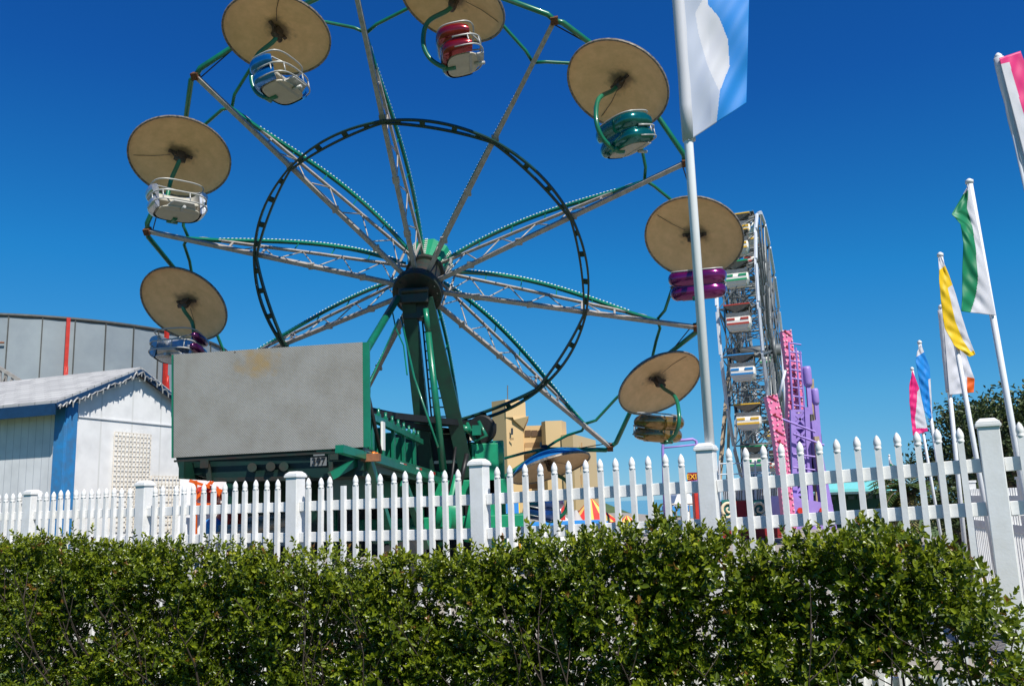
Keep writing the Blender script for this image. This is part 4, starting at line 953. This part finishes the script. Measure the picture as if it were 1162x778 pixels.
for x in (895, 903, 908): m.tube([at(x, 388+(x-895)*.8, 31), at(x+5, 465, 31)], .035, 5)
for k in range(8): m.tube([at(895+k*.6, 389+10*k, 31), at(909+k*.5, 391+10*k, 31)], .03, 5)
m.tube([at(884, 474, 30), at(925, 490, 30)], .04, 5); m.tube([at(900, 492, 30), at(935, 505, 30)], .04, 5)
for yy in (515, 530, 546): m.tube([at(900, yy, 29.6), at(925, yy+3, 29.6)], .03, 5)
child(pr_, 'ladder_cage', m, 'ride_purple')
for (hx, hy_, w2, h2, fx, fy) in ((916, 426, 9, 25, 923, 520), (925, 449, 7.5, 20, 931, 520)):
    m = MB(); k_ = 31/1000.; m.beam(at(hx+1, hy_+h2/2-1, 31), at(fx, fy, 31), .14, .14); arm_ = child(pr_, 'counterweight_arm', m, 'ride_purple')
    m = MB(); c = at(hx, hy_, 31); m.tube([c+UZ*h2*k_*.42, c+UZ*h2*k_*.30, c-UZ*h2*k_*.35, c-UZ*h2*k_*.5], [w2*k_*.46, w2*k_*.55, w2*k_*.55, w2*k_*.42], 14); child(arm_, 'counterweight', m, 'ride_purple')
m = MB(); m.box(at(917, 488, 31.2), (.34, .5, .5)); m.box(at(925, 498, 31.2), (.3, .5, .35)); m.tube([at(920, 470, 31), at(926, 540, 31)], .1, 8); m.box(at(922, 535, 31.5), (.3, .4, 1.4)); child(pr_, 'drive_gear', m, 'black')
m = MB(); m.beam(at(921, 430, 32), at(929, 600, 32), .12, .12); m.beam(at(926, 495, 30.2), at(934, 560, 30.2), .16, .16); child(pr_, 'tan_strut', m, 'tan_steel')
for px in (908, 933): m = MB(); m.lathe(at(px, 579, 29.45), [(.1, 0), (.1, .03)], 14, ((1, 0, 0), (0, 0, 1), (0, -1, 0))); child(pr_, 'lamp_disc', m, 'red_paint')

# ------------------------------------------------------------------ hotel in the distance
HY = 180.
ho = thing('hotel', at(620, 575, HY)*[1, 1, 0], 'tan concrete hotel with two stair towers far behind the wheel', 'building')
def hblock(name, px0, px1, yt, Y, depth, mt='tan_wall', yb=590, yt1=None, par=None):
    a, b_ = at(px0, yt, Y), at(px1, yt1 if yt1 is not None else yt-(px1-px0)*.035, Y); A0_, B0_ = a.copy(), b_.copy(); zb = at(px0, yb, Y)[2] if yb < 575 else 0
    A0_[2] = zb; B0_[2] = zb; b_[2] = b_[2]
    m = MB(); m.prism([A0_, B0_, b_, a], (0, depth, 0)); return child(par or ho, name, m, mt)
# tower shaft with a turned corner, block by block
def vprism(name, plan, yt, yb, mt, par=None):
    """plan: [(px, Y)...]; top and bottom measured at the first corner"""
    zt = at(plan[0][0], yt, plan[0][1])[2]; zb = 0 if yb is None else at(plan[0][0], yb, plan[0][1])[2]
    pts = [at(px, 560, Y) for px, Y in plan]; m = MB(); m.prism([[p[0], p[1], zb] for p in pts], (0, 0, zt-zb)); return child(par or ho, name, m, mt)
vprism('stair_tower', [(561, HY), (577, HY-3), (596, HY), (596, HY+14), (561, HY+14)], 455.5, None, 'tan_wall')
vprism('tower_overhang', [(577, HY-3.2), (600, HY-1), (600, HY+12), (577, HY+12)], 455.3, 473, 'tan_wall')
m = MB(); a, b_, c_, d_ = at(582, 473, HY-2.6), at(600, 472, HY-1), at(594, 486, HY-.5), at(583, 476, HY-2.6); m.prism([a, b_, c_, d_], (0, 11, 0)); child(ho, 'tower_haunch', m, 'tan_wall')
vprism('main_wall', [(595, HY+4), (620, HY+4), (620, HY+20), (595, HY+20)], 483, None, 'tan_wall')
vprism('stair_tower', [(617.5, HY-1), (622, HY-3), (641, HY-3), (646, HY+1), (646, HY+14), (617.5, HY+14)], 478.5, None, 'tan_wall')
vprism('end_wall', [(640, HY-3.5), (653, HY-5), (679, HY+16), (679, HY+28), (640, HY+28)], 493, None, 'tan_wall')
def win(px0, px1, y0, y1, Y, mt, dep=.3):
    m = MB(); m.prism([at(px0, y1, Y), at(px1, y1-(px1-px0)*.035, Y), at(px1, y0-(px1-px0)*.035, Y), at(px0, y0, Y)], (0, dep, 0)); return child(ho, 'window', m, mt)
for k in range(3): win(595.6+7.4*k, 602.4+7.4*k, 488, 495, HY+3.8, 'glass_brown')
for fl in range(4):
    y0 = 502+fl*15.5
    w_ = win(595.6, 612, y0, y0+10, HY+3.8, 'tan_dark'); win(613, 617.2, y0-.5, y0+10, HY+3.7, 'glass_blue')  # balcony recess darkness painted as a flat tan panel, beside blue glass
    m = MB(); m.prism([at(595.4, y0+10, HY+2.6), at(617.2, y0+9.2, HY+2.6), at(617.2, y0+5.2, HY+2.6), at(595.4, y0+6, HY+2.6)], (0, .25, 0)); m.prism([at(595.4, y0+11, HY+2.6), at(617.2, y0+10.2, HY+2.6), at(617.2, y0+9.6, HY+2.6), at(595.4, y0+10.4, HY+2.6)], (0, 1.5, 0)); child(ho, 'balcony', m, 'tan_wall')
win(579.8, 582.2, 485.5, 493, HY-3.05, 'glass_dark', .1); win(579, 583, 496.5, 499, HY-3.05, 'tan_dark', .1); win(564, 568, 474, 476, HY-.8, 'tan_dark', .1)
for y0 in (498, 516, 534): win(642, 645.5, y0, y0+11, HY-3.9, 'glass_dark', .2)
for y0 in (502, 520, 538): win(659.2, 660.8, y0, y0+12, HY-.1, 'tan_dark', .2)
m = MB(); m.tube([at(576, 457, HY+2), at(576, 437, HY+2)], .12, 5); child(ho, 'mast', m, 'ferris_grey')

# ------------------------------------------------------------------ fairground booths seen between the pickets
def tent(name, px, ytop, yb, wpx, Y, mats, label, n=8):
    c = at(px, yb, Y); R_ = wpx*Y/1000/2; hgt = (yb-ytop)*Y/1000; t = thing(name, c*[1, 1, 0], label, 'tent'); m = MB()
    for k in range(n*2):
        a0, a1 = math.pi*k/n, math.pi*(k+1)/n; q = lambda a, r, z: c+np.array([r*math.cos(a), r*math.sin(a), z])
        m.grid([[q(a0, R_, 0), q(a1, R_, 0)], [q(a0, R_*.55, hgt*.38), q(a1, R_*.55, hgt*.38)], [q(a0, .06, hgt), q(a1, .06, hgt)]], k % 2, False)
        m.grid([[q(a0, R_, 0), q(a1, R_, 0)], [q(a0, R_*1.0, -.35), q(a1, R_*1.0, -.35)]], (k+1) % 2, False)
    child(t, 'canopy', m, mats)
    for k in range(4):
        a = math.pi/4+k*math.pi/2; p = c+np.array([R_*.9*math.cos(a), R_*.9*math.sin(a), 0]); p0 = p.copy(); p0[2] = 0; m = MB(); m.tube([p0, p], .05, 6); child(t, 'pole', m, 'pole_white')
    return t
tent('striped_tent', 672, 566, 592, 62, 44, ['tent_red', 'tent_yellow'], 'red and yellow striped tent roof behind the pickets below the gold gondola')
tent('striped_tent', 712, 585, 597, 40, 60, ['tent_yellow', 'tent_red'], 'small far yellow and red tent right of the larger striped tent')
tent('grey_tent', 654, 579, 594, 22, 36, ['tent_grey', 'tent_grey'], 'small grey pointed tent roof in front of the striped tent')
tent('white_tent', 559, 582, 603, 60, 30, ['canvas_white', 'canvas_white'], 'white tent roof just right of the middle fence post')
tent('white_tent', 632, 577, 594, 38, 34, ['canvas_white', 'canvas_white'], 'white tent peak beside the red pennant behind the pickets')
t = thing('booth', at(600, 600, 28)*[1, 1, 0], 'low game booth with a bright blue valance behind the pickets', 'booth')
m = MB(); m.prism([at(548, 600, 28), at(690, 595, 28), at(690, 591, 28), at(548, 596, 28)], (0, 3, 0)); child(t, 'valance', m, 'canvas_blue')
m = MB(); m.prism([at(548, 640, 28.2), at(690, 640, 28.2), at(690, 595, 28.2), at(548, 600, 28.2)], (0, 2.6, 0)); child(t, 'counter_wall', m, 'canvas_white')
m = MB(); m.prism([at(552, 595, 28.1), at(600, 593, 28.1), at(600, 583, 28.1), at(552, 585, 28.1)], (0, .1, 0)); child(t, 'sign_board', m, 'canvas_blue')
t = thing('pennant', at(638, 590, 33)*[1, 1, 0], 'tall red pointed pennant standing behind the pickets', 'flag')
m = MB(); m.prism([at(634, 590, 33), at(642, 590, 33), at(638.5, 561, 33)], (0, .02, 0)); child(t, 'cloth', m, 'tent_red'); m = MB(); m.tube([at(634, 640, 33.02), at(636.5, 563, 33.02)], .03, 6); child(t, 'pole', m, 'pole_white')
t = thing('yellow_post', at(588, 600, 26)*[1, 1, 0], 'thin yellow post with a blue and orange lamp box behind the pickets', 'post')
m = MB(); p = at(588, 570, 26); m.tube([[p[0], p[1], 0], p], .045, 8); child(t, 'post', m, 'car_yellow')
m = MB(); m.box(at(573, 575, 26), (.8, .3, .45)); child(t, 'lamp_box', m, 'navyp' if 'navyp' in M else 'canvas_blue'); m = MB(); m.lathe(at(575, 591, 26), [(.05, -.3), (.4, -.1), (.42, .05), (.1, .2)], 14); child(t, 'saucer', m, 'canvas_blue')
# low far stalls and people-high clutter on the right of the tents
for i, (px, y0, w_, h_, Y, mt, lb) in enumerate([(700, 588, 14, 9, 55, 'tent_red', 'low far red stall right of the striped tents'), (728, 592, 10, 8, 52, 'canvas_blue', 'low far blue stall between two pickets'), (746, 590, 12, 10, 50, 'tent_yellow', 'low far yellow stall left of the tall hedge sprig'), (684, 596, 8, 12, 40, 'flag_yellow', 'small yellow stall under the striped tent edge')]):
    t = thing('stall', at(px, y0+h_, Y)*[1, 1, 0], lb, 'stall'); c = at(px, y0, Y); W = w_*Y/1000; m = MB(); m.lathe([c[0], c[1], c[2]-.5], [(W*.72, 0), (W*.68, .1), (W*.05, .55)], 4, None, 0, False); child(t, 'roof', m, mt)
    m = MB(); m.box((c[0], c[1], (c[2]-.5)/2), (W*.85, W*.7, c[2]-.5)); child(t, 'body', m, 'canvas_white')
# exit gate
t = thing('exit_gate', at(775, 600, 27)*[1, 1, 0], 'thin purple tube arch with a yellow EXIT sign left of the flag post', 'gate')
m = MB(); Y = 27
def arch(x0, x1, yt, yb):
    return [at(x0+3, yb, Y), at(x0, yt+8, Y), at(x0+.5, yt+2, Y), at(x0+3, yt, Y), at(x1-5, yt-3, Y), at(x1-1, yt-1, Y), at(x1, yt+6, Y), at(x1+5, yb, Y)]
m.tube(arch(752, 791, 501, 600), .045, 8); m.tube([at(752, 508, Y), at(791, 504, Y)], .03, 6); m.tube([at(770, 500, Y), at(770, 496, Y)], .03, 6); m.tube(arch(769, 801, 548, 610)[3:], .03, 6)
child(t, 'arch', m, 'ride_purple')
m = MB(); m.prism([at(780.5, 546, 27), at(794, 545.5, 27), at(794, 535.5, 27), at(780.5, 536, 27)], (0, .08, 0)); sg = child(t, 'sign', m, 'maroon')
text_mesh('sign_lettering', 'EXIT', .215, at(787.2, 540.8, 26.97), ((1, 0, 0), (0, 0, 1), (0, -1, 0)), 'sign_yellow', sg)
t = thing('queue_shelter', at(775, 600, 31)*[1, 1, 0], 'little white peaked shelter with blue valance beside the EXIT sign', 'shelter')
m = MB(); m.prism([at(764, 574, 31), at(790, 573, 31), at(788, 566, 31), at(774, 551, 31), at(768, 562, 31)], (0, 2, 0)); child(t, 'canopy', m, 'canvas_white')
m = MB(); m.prism([at(763, 580, 30.9), at(783, 579, 30.9), at(783, 573, 30.9), at(763, 574, 30.9)], (0, 2.2, 0)); child(t, 'valance', m, 'canvas_blue')
for px in (766, 781): m = MB(); p = at(px, 575, 31.2); m.tube([[p[0], p[1], 0], p], .05, 6); child(t, 'pole', m, 'pole_white')
t = thing('red_box', at(796, 585, 28)*[1, 1, 0], 'upright bright red ticket box partly hidden by the flag post', 'ticket box')
m = MB(); p = at(796, 590, 28); m.box((p[0], p[1], 1.0), (.42, .4, 2.)); child(t, 'body', m, 'red_paint', bevel=.02); m = MB(); m.box((p[0], p[1], 2.02), (.48, .46, .06)); child(t, 'lid', m, 'red_paint')
t = thing('railing', at(785, 600, 29)*[1, 1, 0], 'grey metal queue railing under the EXIT sign', 'railing')
m = MB()
for k in range(9): p = at(762+5*k, 572, 29); m.tube([[p[0], p[1], .2], p], .02, 5)
m.tube([at(762, 572, 29), at(802, 570.5, 29)], .03, 5); child(t, 'bars', m, 'galv')
# teal roofed building and a small green flag
t = thing('teal_building', at(950, 600, 42)*[1, 1, 0], 'long low building with a teal roof and dark green wall left of the palm', 'building')
m = MB(); Y = 42; m.prism([at(905, 552, Y), at(1018, 549, Y), at(1018, 556, Y-1.2), at(905, 559, Y-1.2)], (0, 0, .12)); m.prism([at(905, 552, Y+.1), at(1018, 549, Y+.1), at(1018, 546, Y+5), at(905, 549, Y+5)], (0, 0, .1)); child(t, 'roof', m, 'teal_roof')
m = MB(); m.prism([at(906, 562, Y-1.1), at(1018, 558.5, Y-1.1), at(1018, 556, Y-1.1), at(906, 559.5, Y-1.1)], (0, .1, 0)); child(t, 'fascia', m, 'ferris_white')
m = MB(); a, b_ = at(908, 562, Y), at(1014, 558, Y); m.prism([[a[0], a[1], 0], [b_[0], b_[1], 0], b_, a], (0, 5, 0)); child(t, 'wall', m, 'deep_green_wall')
for k in range(10): m = MB(); m.prism([at(910+10.5*k, 568-.35*k, Y-.06), at(917+10.5*k, 568-.35*k, Y-.06), at(917+10.5*k, 564-.35*k, Y-.06), at(910+10.5*k, 564-.35*k, Y-.06)], (0, .05, 0)); child(t, 'window', m, 'glass_dark')

# ------------------------------------------------------------------ flags
def feather(name, tip, foot, Yt, Yf, rp, edge, label, nu=14, nv=26, mats=('flag_white',), band=lambda u, v: 0, wave=.03, sleeve=None, seed=0):
    """tip/foot: pole pixels; edge(v) -> (hoist px, fly px) positions for v in 0..1; band(u,v) -> material"""
    P0 = at(*tip, Yt); P1 = at(*foot, Yf); base = P1.copy()
    t = thing(name, [base[0], base[1], 0], label, 'flag')
    m = MB(); low = P1.copy()
    if low[2] > .3: k = (low[2]-.1)/max(.01, (P0[2]-P1[2])); low = P1+(P1-P0)*k
    m.tube([low, P0], rp, 12); m.lathe(P0, [(rp*1.3, -.01), (rp*1.3, .02), (rp*.4, .04)], 10); child(t, 'pole', m, 'pole_white')
    r_ = np.random.default_rng(seed); ph = r_.uniform(0, 6.28, 4)
    if nv < 100: nu, nv, wave = nu*3, nv*3, wave*.55
    G = []
    for i in range(nv+1):
        v = i/nv; h, f = edge(v); row = []
        # depth along the pole by height
        Yp = Yt+(Yf-Yt)*np.clip((h[1]-tip[1])/(foot[1]-tip[1]+1e-6), 0, 1)
        for j in range(nu+1):
            u = j/nu; x = h[0]+(f[0]-h[0])*u; y = h[1]+(f[1]-h[1])*u
            dy = wave*(math.sin(v*9+u*4+ph[0])*.6+math.sin(v*21-u*7+ph[1])*.35+.25*math.sin(v*40+u*11+ph[2]))*min(1, u*2.5)
            row.append(at(x, y, Yp-.045+dy))
        G.append(row)
    m = MB(); m.grid(G, lambda i, j: band((j+.5)/nu, (i+.5)/nv)); c = child(t, 'cloth', m, list(mats))
    md = c.modifiers.new('thick', 'SOLIDIFY'); md.thickness = .003
    if sleeve:
        s0_, s1_ = sleeve; m = MB(); A_, B_ = at(*s0_, Yt), at(*s1_, Yt+(Yf-Yt)*.5)
        B_ = at(*s1_, Yt+(Yf-Yt)*np.clip((s1_[1]-tip[1])/(foot[1]-tip[1]), 0, 1))
        m.tube([A_+(B_-A_)*k/16+np.array([r_.normal(0, .002), 0, 0]) for k in range(17)], [rp*(1.75-.3*k/16)*(1+.03*math.sin(k*2.2)) for k in range(17)], 14); child(t, 'sleeve', m, 'flag_white')
    return t
lerp = lambda a, b_, v: (a[0]+(b_[0]-a[0])*v, a[1]+(b_[1]-a[1])*v)
def poly(pts, v):
    k = v*(len(pts)-1); i = min(int(k), len(pts)-2); return lerp(pts[i], pts[i+1], k-i)
# 1: tall flag on the fence post (white in a painted shade tone, lighter lens, blue border)
Y1 = posts[5][1]
top_px = (742, -400)
def e1_(v):
    h = lerp((754.5, -210), (781, 160), v); f = poly([(852, -215), (852, -120), (850, -20), (847, 112)], v) if v < 1 else (847, 112)
    f = (f[0], lerp((0, -225), (0, 117), v)[1]); return h, f
def b1_(u, v):
    x = u; yv = -210+370*v
    fl_ = .60+.36*math.sqrt(max(0, 1-((yv-62)/98.)**2)) if abs(yv-62) < 98 else .5
    edge_ = .62 if yv > -40 else .4
    if yv < 0: edge_ = .62
    return 1 if u > 1.0-.38*(1-math.cos(max(0, (yv+10)/170)*0)) else 0
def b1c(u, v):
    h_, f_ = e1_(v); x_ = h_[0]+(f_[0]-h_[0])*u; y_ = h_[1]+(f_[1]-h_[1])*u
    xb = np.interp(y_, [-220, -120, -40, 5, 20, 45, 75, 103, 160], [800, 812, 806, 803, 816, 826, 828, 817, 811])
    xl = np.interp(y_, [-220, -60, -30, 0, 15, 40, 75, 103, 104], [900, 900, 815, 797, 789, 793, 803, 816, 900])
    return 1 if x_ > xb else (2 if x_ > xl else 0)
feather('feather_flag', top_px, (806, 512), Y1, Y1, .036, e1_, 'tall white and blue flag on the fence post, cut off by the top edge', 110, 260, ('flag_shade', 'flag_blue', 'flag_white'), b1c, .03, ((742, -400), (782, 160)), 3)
pcap = MB(); X5, Y5, zr5, zt5 = posts[5]
# 2: pink flag at the right border
feather('feather_flag', (1133, 66), (1240, 560), 6.2, 6.2, .021, lambda v: (lerp((1134, 66), (1166, 190), v), lerp((1158, 58), (1215, 215), v)), 'pink and white flag cut off by the right edge of the picture', 14, 24, ('flag_white', 'flag_pink'), lambda u, v: 1 if u > .38-.1*v or v < .05 else 0, .010, ((1133, 66), (1172, 230)), 5)
# 3: green and white
feather('feather_flag', (1100, 207), (1160, 548), 8.6, 8.6, .030, lambda v: (lerp((1100, 208), (1130, 358), v), poly([(1097, 214), (1080, 243), (1090, 254), (1093, 275), (1092, 310), (1092, 335), (1091, 353)], v)), 'green and white flag, the tallest complete one near the right edge', 14, 44, ('flag_white', 'flag_green'), lambda u, v: 1 if u > .16+.16*v+.15*math.exp(-((v-1)/.25)**2)*0+ .12*(v > .0)+(.30 if v > .72 else 0)*((v-.72)/.28) and v > .04 else 0, .04, None, 7)
# 4: yellow and white
feather('feather_flag', (1067, 290), (1117, 570), 9.6, 9.6, .026, lambda v: (poly([(1068, 290), (1077, 312), (1085, 335), (1092, 360), (1099, 382), (1107, 402)], v), poly([(1065, 293), (1066, 320), (1068, 345), (1072, 372), (1083, 392), (1100, 405)], v)), 'yellow and white flag left of the green one', 12, 36, ('flag_white', 'flag_yellow'), lambda u, v: 1 if v > .1 and (u > .40 or v < .30 or v > .95) else 0, .03, None, 9)
# 5: white with an orange corner
feather('feather_flag', (1068, 349), (1087, 540), 10.6, 10.6, .026, lambda v: (lerp((1069.5, 352), (1077.5, 448), v), poly([(1074, 352), (1088, 375), (1097, 405), (1106, 430), (1105, 445)], v)), 'pale flag with an orange corner, below the yellow flag', 20, 36, ('flag_white', 'flag_orange'), lambda u, v: 1 if v > .74 and u > .72 else 0, .03, ((1068.5, 352), (1077, 445)), 11)
# 6: blue
feather('feather_flag', (1043.5, 389), (1071, 572), 12.5, 12.5, .024, lambda v: (poly([(1045, 390), (1055, 416), (1056, 432), (1057, 450), (1058, 474)], v), poly([(1041, 399), (1039, 410), (1042, 424), (1044, 440), (1047, 456), (1050, 468), (1055, 475)], v)), 'blue and white flag right of the small pink one', 10, 30, ('flag_blue', 'flag_white'), lambda u, v: 0 if v > .09 and not (u < .2 and v > .45) else 1, .03, None, 13)
# 7: pink
feather('feather_flag', (1035, 419), (1062, 575), 14, 14, .022, lambda v: (poly([(1035.5, 420), (1043, 440), (1049, 468), (1053, 489)], v), poly([(1032, 437), (1032, 455), (1034, 475), (1036, 494)], v)), 'small pink and white flag, the leftmost of the right hand row', 10, 26, ('flag_pink', 'flag_white'), lambda u, v: 1 if (u < .75 and v > .35 and v < .93-.35*u*0) and u < (v-.2)*1.5 and v < .85+.1*(1-u) else 0, .03, None, 15)
# 8: tiny green/white one
feather('feather_flag', (1009, 517), (1014, 600), 22, 22, .02, lambda v: (lerp((1009, 518), (1011, 535), v), lerp((1011, 522), (1018, 537), v)), 'tiny green and white flag just above the top rail', 6, 8, ('flag_white', 'flag_green'), lambda u, v: 1 if v > .4 else 0, .02, None, 17)

# ------------------------------------------------------------------ fence beyond, running off to the right
g2 = thing('vinyl_fence', at(1140, 600, 10.5)*[1, 1, 0], 'second white vinyl fence with close pickets beyond the right end post', 'fence')
p0 = at(1100, 600, 12.6); p1 = at(1240, 600, 7.6); f2 = nrm([p1[0]-p0[0], p1[1]-p0[1], 0]); L2 = np.linalg.norm((p1-p0)[:2]); z2 = at(1142, 556, 11.)[2]; zz2 = z2+.0
AX2 = (f2, np.cross(UZ, f2), UZ); q2 = lambda s, z: np.array([p0[0], p0[1], 0])+f2*s+UZ*z
for z in (z2-.10, z2-.42, .25): m = MB(); m.box(q2(L2/2, z), (L2, .04, .09), AX2); child(g2, 'rail', m, 'vinyl')
for k in range(48): m = MB(); m.box(q2(.05+L2/48*k, (z2+.05)/2), (.035, .035, z2-.05+.06), AX2); child(g2, 'picket', m, 'vinyl')
for s in (.42, L2*.62): m = MB(); m.box(q2(s, (z2+.12)/2), (.12, .12, z2+.12), AX2); m.box(q2(s, z2+.13), (.14, .14, .03), AX2); child(g2, 'post', m, 'vinyl')
t = thing('junction_box', at(1153, 578, 9), 'small white junction box fixed to the fence at the right edge', 'junction box')
m = MB(); m.box(at(1154, 578, 8.2), (.13, .07, .11)); child(t, 'body', m, 'vinyl', bevel=.006); m = MB(); m.box(at(1154, 580, 8.15), (.05, .02, .02)); child(t, 'latch', m, 'galv')

# ------------------------------------------------------------------ oak and palm on the right
def tree(name, base, H_, crown_c, crown_r, nl, ls, label, cat='tree', seed=1, lm='oak_leaf', trunk=True, nb=16):
    r_ = np.random.default_rng(seed); t = thing(name, base, label, cat); base = np.array(base, float); cc = np.array(crown_c, float); cr_ = np.array(crown_r, float)
    blobs = r_.normal(0, 1, (nb*3, 3)); blobs /= np.linalg.norm(blobs, axis=1)[:, None]; blobs *= r_.uniform(.35, 1, (nb*3, 1))**.5; blobs[:, 2] = np.where(blobs[:, 2] < -.5, -blobs[:, 2], blobs[:, 2]); B = cc+blobs*cr_*.85
    m = MB(); top = base+(cc-base)*.75; m.tube([base, base+(top-base)*.5+r_.normal(0, .1, 3), top], [.22, .17, .1], 10)
    for k in range(nb): f = r_.uniform(.45, .95); q = base+(top-base)*f; e = B[k]; m.tube([q, (q+e)/2+r_.normal(0, .12, 3), e], [.08, .045, .015], 6)
    child(t, 'trunk', m, 'bark')
    idx = r_.integers(0, len(B), nl//7); cl = B[idx]+np.clip(r_.normal(0, 1, (len(idx), 3)), -1.7, 1.7)*cr_*.15
    P = np.repeat(cl, 7, 0)+r_.normal(0, ls*1.3, (len(cl)*7, 3)); n = len(P); dd = r_.normal(0, 1, (n, 3))+[0, 0, .1]; nn = r_.normal(0, .6, (n, 3))+[0, 0, 1]
    tn = np.clip(np.repeat(r_.beta(2, 2.5, len(cl)), 7)+r_.normal(0, .1, n), 0, 1); L_ = r_.uniform(.7, 1.3, n)*ls
    leaf_mesh('crown', P, dd, nn, L_, L_*.5, tn, lm, t); return t
def gz(px, Y): p = at(px, 575, Y); return (p[0], p[1], 0)
b0 = gz(1105, 23); tree('oak_tree', b0, 5, at(1117, 520, 23)+[0, 0, 0], (1.75, 1.8, 1.4), 11000, .11, 'dark round oak tree behind the flag poles at the right', seed=4)
b0 = gz(1160, 20); tree('oak_tree', b0, 5, at(1165, 505, 20), (1.3, 1.5, 1.3), 9000, .11, 'dark oak cut off by the right edge, beyond the end post', seed=6)
tree('shrub', gz(1085, 16), 2, at(1092, 580, 16), (.8, .6, .5), 3500, .07, 'low green bush between the flag pole bases', 'shrub', seed=8, nb=8)
pb = np.array(gz(1032, 18)); t = thing('palm_tree', pb, 'small drooping palm with yellowed fronds left of the oak', 'palm')
pt = at(1030, 558, 18); m = MB(); m.tube([pb, (pb+pt)/2, pt], [.17, .14, .15], 10); child(t, 'trunk', m, 'palm_bark')
P_, D_, N_, L_, W_, T_ = [], [], [], [], [], []; m = MB(); r_ = np.random.default_rng(5)
for k in range(34):
    a = r_.uniform(0, 2*math.pi); el = r_.uniform(-.7, 1.2); ln = r_.uniform(.7, 1.15); q = pt.copy(); v = np.array([math.cos(a)*math.cos(el), math.sin(a)*math.cos(el), math.sin(el)]); pts = [q]
    old = .8 if el < -.1 else .25
    for j in range(9):
        v = nrm(v+[0, 0, -.16]); q = q+v*ln/9; pts.append(q)
        s_ = nrm(np.cross(v, (0, 0, 1)))
        for sg_ in (-1, 1):
            for jj in (0, .5):
                P_.append(q-v*ln/9*jj); D_.append(v*.7+s_*sg_*.9+np.array([0, 0, -.25])); N_.append(np.cross(v, s_)+r_.normal(0, .1, 3)); L_.append(.30*(1-.06*j)); W_.append(.028); T_.append(np.clip(old+r_.normal(0, .15), 0, 1))
    m.tube(pts, .008, 4)
child(t, 'frond_stem', m, 'palm_bark'); leaf_mesh('frond', np.array(P_), np.array(D_), np.array(N_), np.array(L_), np.array(W_), np.array(T_), 'palm_leaf', t, fold=.1)

t = thing('dark_backdrop_trailer', at(420, 600, 21.5)*[1, 1, 0], 'low dark trailer shape added to darken the gap behind the wheel base, seen between the pickets', 'trailer')  # stand-in added for the shade and machinery under the ride trailer
m = MB(); A_, B_ = at(236, 558, 22), at(565, 552, 21.5); m.prism([[A_[0], A_[1], .5], [B_[0], B_[1], .5], [B_[0], B_[1], 1.95], [A_[0], A_[1], 1.95]], (0, 2.2, 0)); child(t, 'body', m, 'dark_green')
m = MB()
for k in range(14): p = A_+(B_-A_)*(k+.5)/14; m.box((p[0], p[1]-.04, 1.2), (.07, .06, 1.4))
m.box(((A_[0]+B_[0])/2, (A_[1]+B_[1])/2-.05, .55), (B_[0]-A_[0], .08, .12)); m.box(((A_[0]+B_[0])/2, (A_[1]+B_[1])/2-.05, 1.9), (B_[0]-A_[0], .08, .1)); child(t, 'side_frame', m, 'black')
for px in (280, 330, 480, 520): c = at(px, 600, 21.4); c[2] = .45; wheel(t, c, np.array([0, 1., 0]), .45, .25)
